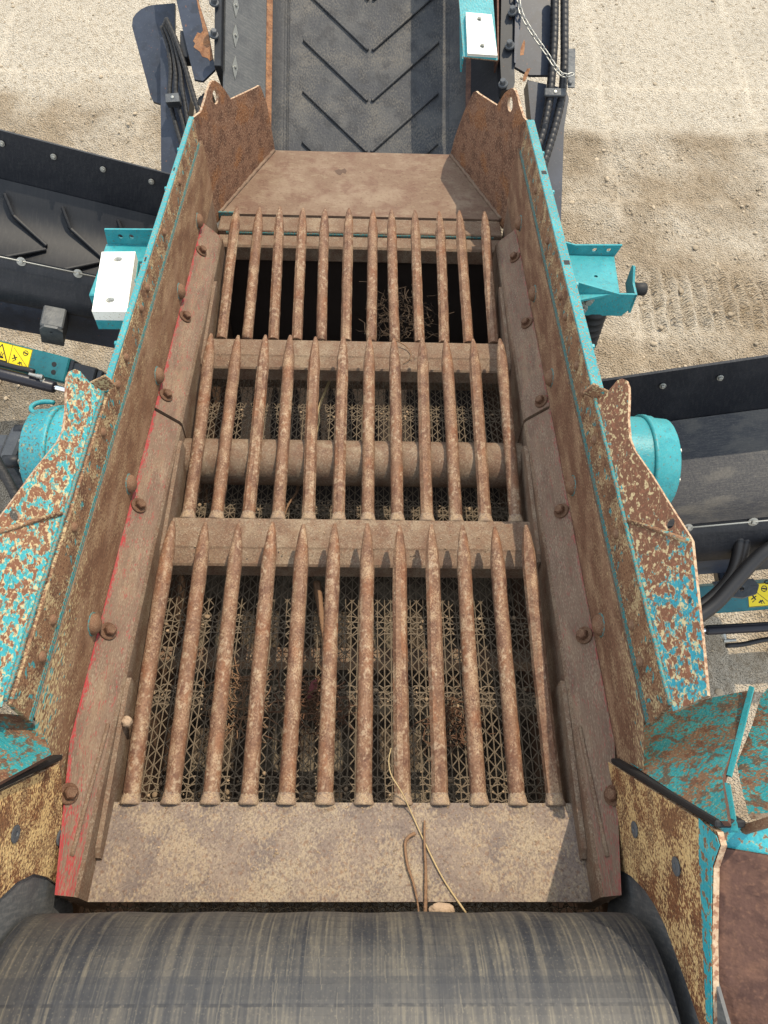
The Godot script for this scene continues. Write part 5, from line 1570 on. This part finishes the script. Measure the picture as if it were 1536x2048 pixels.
func build_small_things():
	# grit: crumbs on the feed plate and cross beams, small stones on the wire screen
	var gm := ST(true)
	var sp := SphereMesh.new(); sp.radius = 0.5; sp.height = 0.8; sp.radial_segments = 6; sp.rings = 3
	gm.append_from(sp, 0, Transform3D())
	gm.generate_normals()
	var mm := MultiMesh.new()
	mm.transform_format = MultiMesh.TRANSFORM_3D
	mm.use_colors = true
	mm.mesh = gm.commit()
	mm.instance_count = 1500
	for i in mm.instance_count:
		var k := rng.randf()
		var r := 0.0012 + 0.0024 * pow(rng.randf(), 3.0)
		var p := V(rng.randf_range(-0.56, 0.56), -0.005 - 0.20 * pow(rng.randf(), 2.0), 0.006)
		if k > 0.45: p = V(rng.randf_range(-0.56, 0.56), 0.70 + 0.145 * rng.randf(), 0.008)
		if k > 0.60: p = V(rng.randf_range(-0.56, 0.56), 1.56 + 0.125 * rng.randf(), 0.008)
		if k > 0.72:
			p = V(rng.randf_range(-0.60, 0.60), [0.075, 0.335, 0.566, 0.80, 1.02, 1.468][rng.randi() % 6] + rng.randfn() * 0.02, -0.160)
			r *= 2.6
		var b := Basis.from_euler(Vector3(rng.randf() * 6, rng.randf() * 6, rng.randf() * 6)).scaled(Vector3(r * rng.randf_range(1.4, 2.6), r * 1.3, r * rng.randf_range(1.4, 2.4)))
		mm.set_instance_transform(i, Transform3D(b, p))
		var c := lit(186, 160, 130).srgb_to_linear() * rng.randf_range(0.55, 1.1)
		mm.set_instance_color(i, Color(c.r, c.g, c.b))
	var gi := MultiMeshInstance3D.new()
	gi.name = "grit"
	gi.multimesh = mm
	gi.material_override = M.pebble
	gi.transform = deck
	add_child(gi, true)
	tag(gi, "brown grit and crumbs lying on the feed plate, cross beams and wire screen", "grit", "", "stuff")
	deck_obj("twig", rootline([V(0.172, -0.074, 0.016), V(0.156, -0.082, 0.016), V(0.147, -0.098, 0.014), V(0.151, -0.140, 0.014), V(0.164, -0.180, 0.014), V(0.172, -0.215, 0.013), V(0.176, -0.245, 0.004)], 0.0046), M.root, "brown twig with a hooked end on the feed plate, left of the straight one", "twig", "twigs lying on the feed plate")
	deck_obj("twig", rootline([V(0.190, -0.245, 0.004), V(0.192, -0.20, 0.013), V(0.194, -0.15, 0.014), V(0.193, -0.10, 0.015), V(0.195, -0.045, 0.016)], 0.0048), M.root, "straight brown twig standing alone upright on the feed plate", "twig", "twigs lying on the feed plate")
	deck_obj("straw", rootline([V(0.283, -0.240, 0.006), V(0.234, -0.171, 0.011), V(0.193, -0.091, 0.012), V(0.165, -0.03, 0.014), V(0.140, 0.012, 0.045), V(0.114, 0.05, 0.058), V(0.108, 0.085, 0.06), V(0.114, 0.115, 0.06)], 0.0024), M.straw, "long pale straw lying from a finger root across the feed plate", "straw")
	deck_obj("straw", rootline([V(0.145, 1.672, 0.03), V(0.185, 1.650, 0.022), V(0.203, 1.623, 0.014), V(0.200, 1.59, 0.012), V(0.175, 1.575, 0.0)], 0.0028), M.root, "thin dark curl of straw on the far cross beam", "straw")
	deck_obj("stone", stone(V(0.228, -0.232, 0.004), Vector3(0.030, 0.012, 0.013), 3), M.stone, "smooth tan oval stone in the gap above the drum", "stone")
	deck_obj("stone", stone(V(-0.551, 0.175, 0.070), Vector3(0.013, 0.015, 0.014), 8), M.stone, "pinkish angular stone wedged between left rail and first finger", "stone")
	deck_obj("root", rootline([V(-0.224, 0.776, -0.136), V(-0.171, 0.729, -0.131), V(-0.106, 0.729, -0.131), V(-0.082, 0.758, -0.136), V(-0.07, 0.79, -0.141)], 0.0060), M.root, "bent brown root on the wire screen below the near cross beam", "root", "roots caught on the wire screen")
	deck_obj("root", rootline([V(-0.112, 0.701, -0.134), V(-0.101, 0.637, -0.131), V(-0.079, 0.507, -0.134), V(-0.076, 0.441, -0.138)], 0.013), M.root, "thick straight brown root hanging between the middle near fingers", "root", "roots caught on the wire screen")
	deck_obj("root", rootline([V(-0.101, 1.659, -0.141), V(-0.142, 1.478, -0.136), V(-0.139, 1.40, -0.138), V(-0.15, 1.33, -0.144)], 0.0055), M.straw, "pale split stalk on the wire screen beyond the shaft tube", "root", "roots caught on the wire screen")
	deck_obj("root", rootline([V(-0.198, 1.10, -0.144), V(-0.203, 1.06, -0.138), V(-0.226, 1.01, -0.138), V(-0.236, 0.97, -0.144)], 0.0058), M.root, "short crooked root just this side of the shaft tube", "root", "roots caught on the wire screen")
	deck_obj("root_clump", tangle(V(0.179, 2.03, -0.156), Vector3(0.065, 0.020, 0.075), 120, 0.0019, 0.55), M.twig_dark, "bird's-nest tangle of fine roots in the dark under the far fingers", "root clump")
	deck_obj("root_clump", tangle(V(-0.085, 0.301, -0.144), Vector3(0.035, 0.010, 0.040), 90, 0.0020, 0.7), M.bolt_dark, "dark fibrous clump beside the red scrap on the wire screen", "root clump")
	deck_obj("root_clump", tangle(V(0.302, 0.258, -0.146), Vector3(0.022, 0.008, 0.035), 50, 0.0018, 0.7), M.bolt_dark, "small dark fibrous clump right of the middle near fingers", "root clump")
	deck_obj("root_clump", tangle(V(-0.318, 0.299, -0.148), Vector3(0.03, 0.008, 0.06), 60, 0.0017, 0.6), M.root, "loose brown fibres left of the middle near fingers", "root clump")
	var st := ST()
	poly3(st, st, [V(-0.111, 0.365, -0.132), V(-0.095, 0.375, -0.129), V(-0.093, 0.35, -0.134), V(-0.113, 0.312, -0.136), V(-0.124, 0.322, -0.135)], 0.003)
	deck_obj("scrap", st, mat("maroon", null, 1, 0.8, 0, null, 0, lit(128, 66, 66)), "small dull red scrap lying on the wire screen", "scrap")
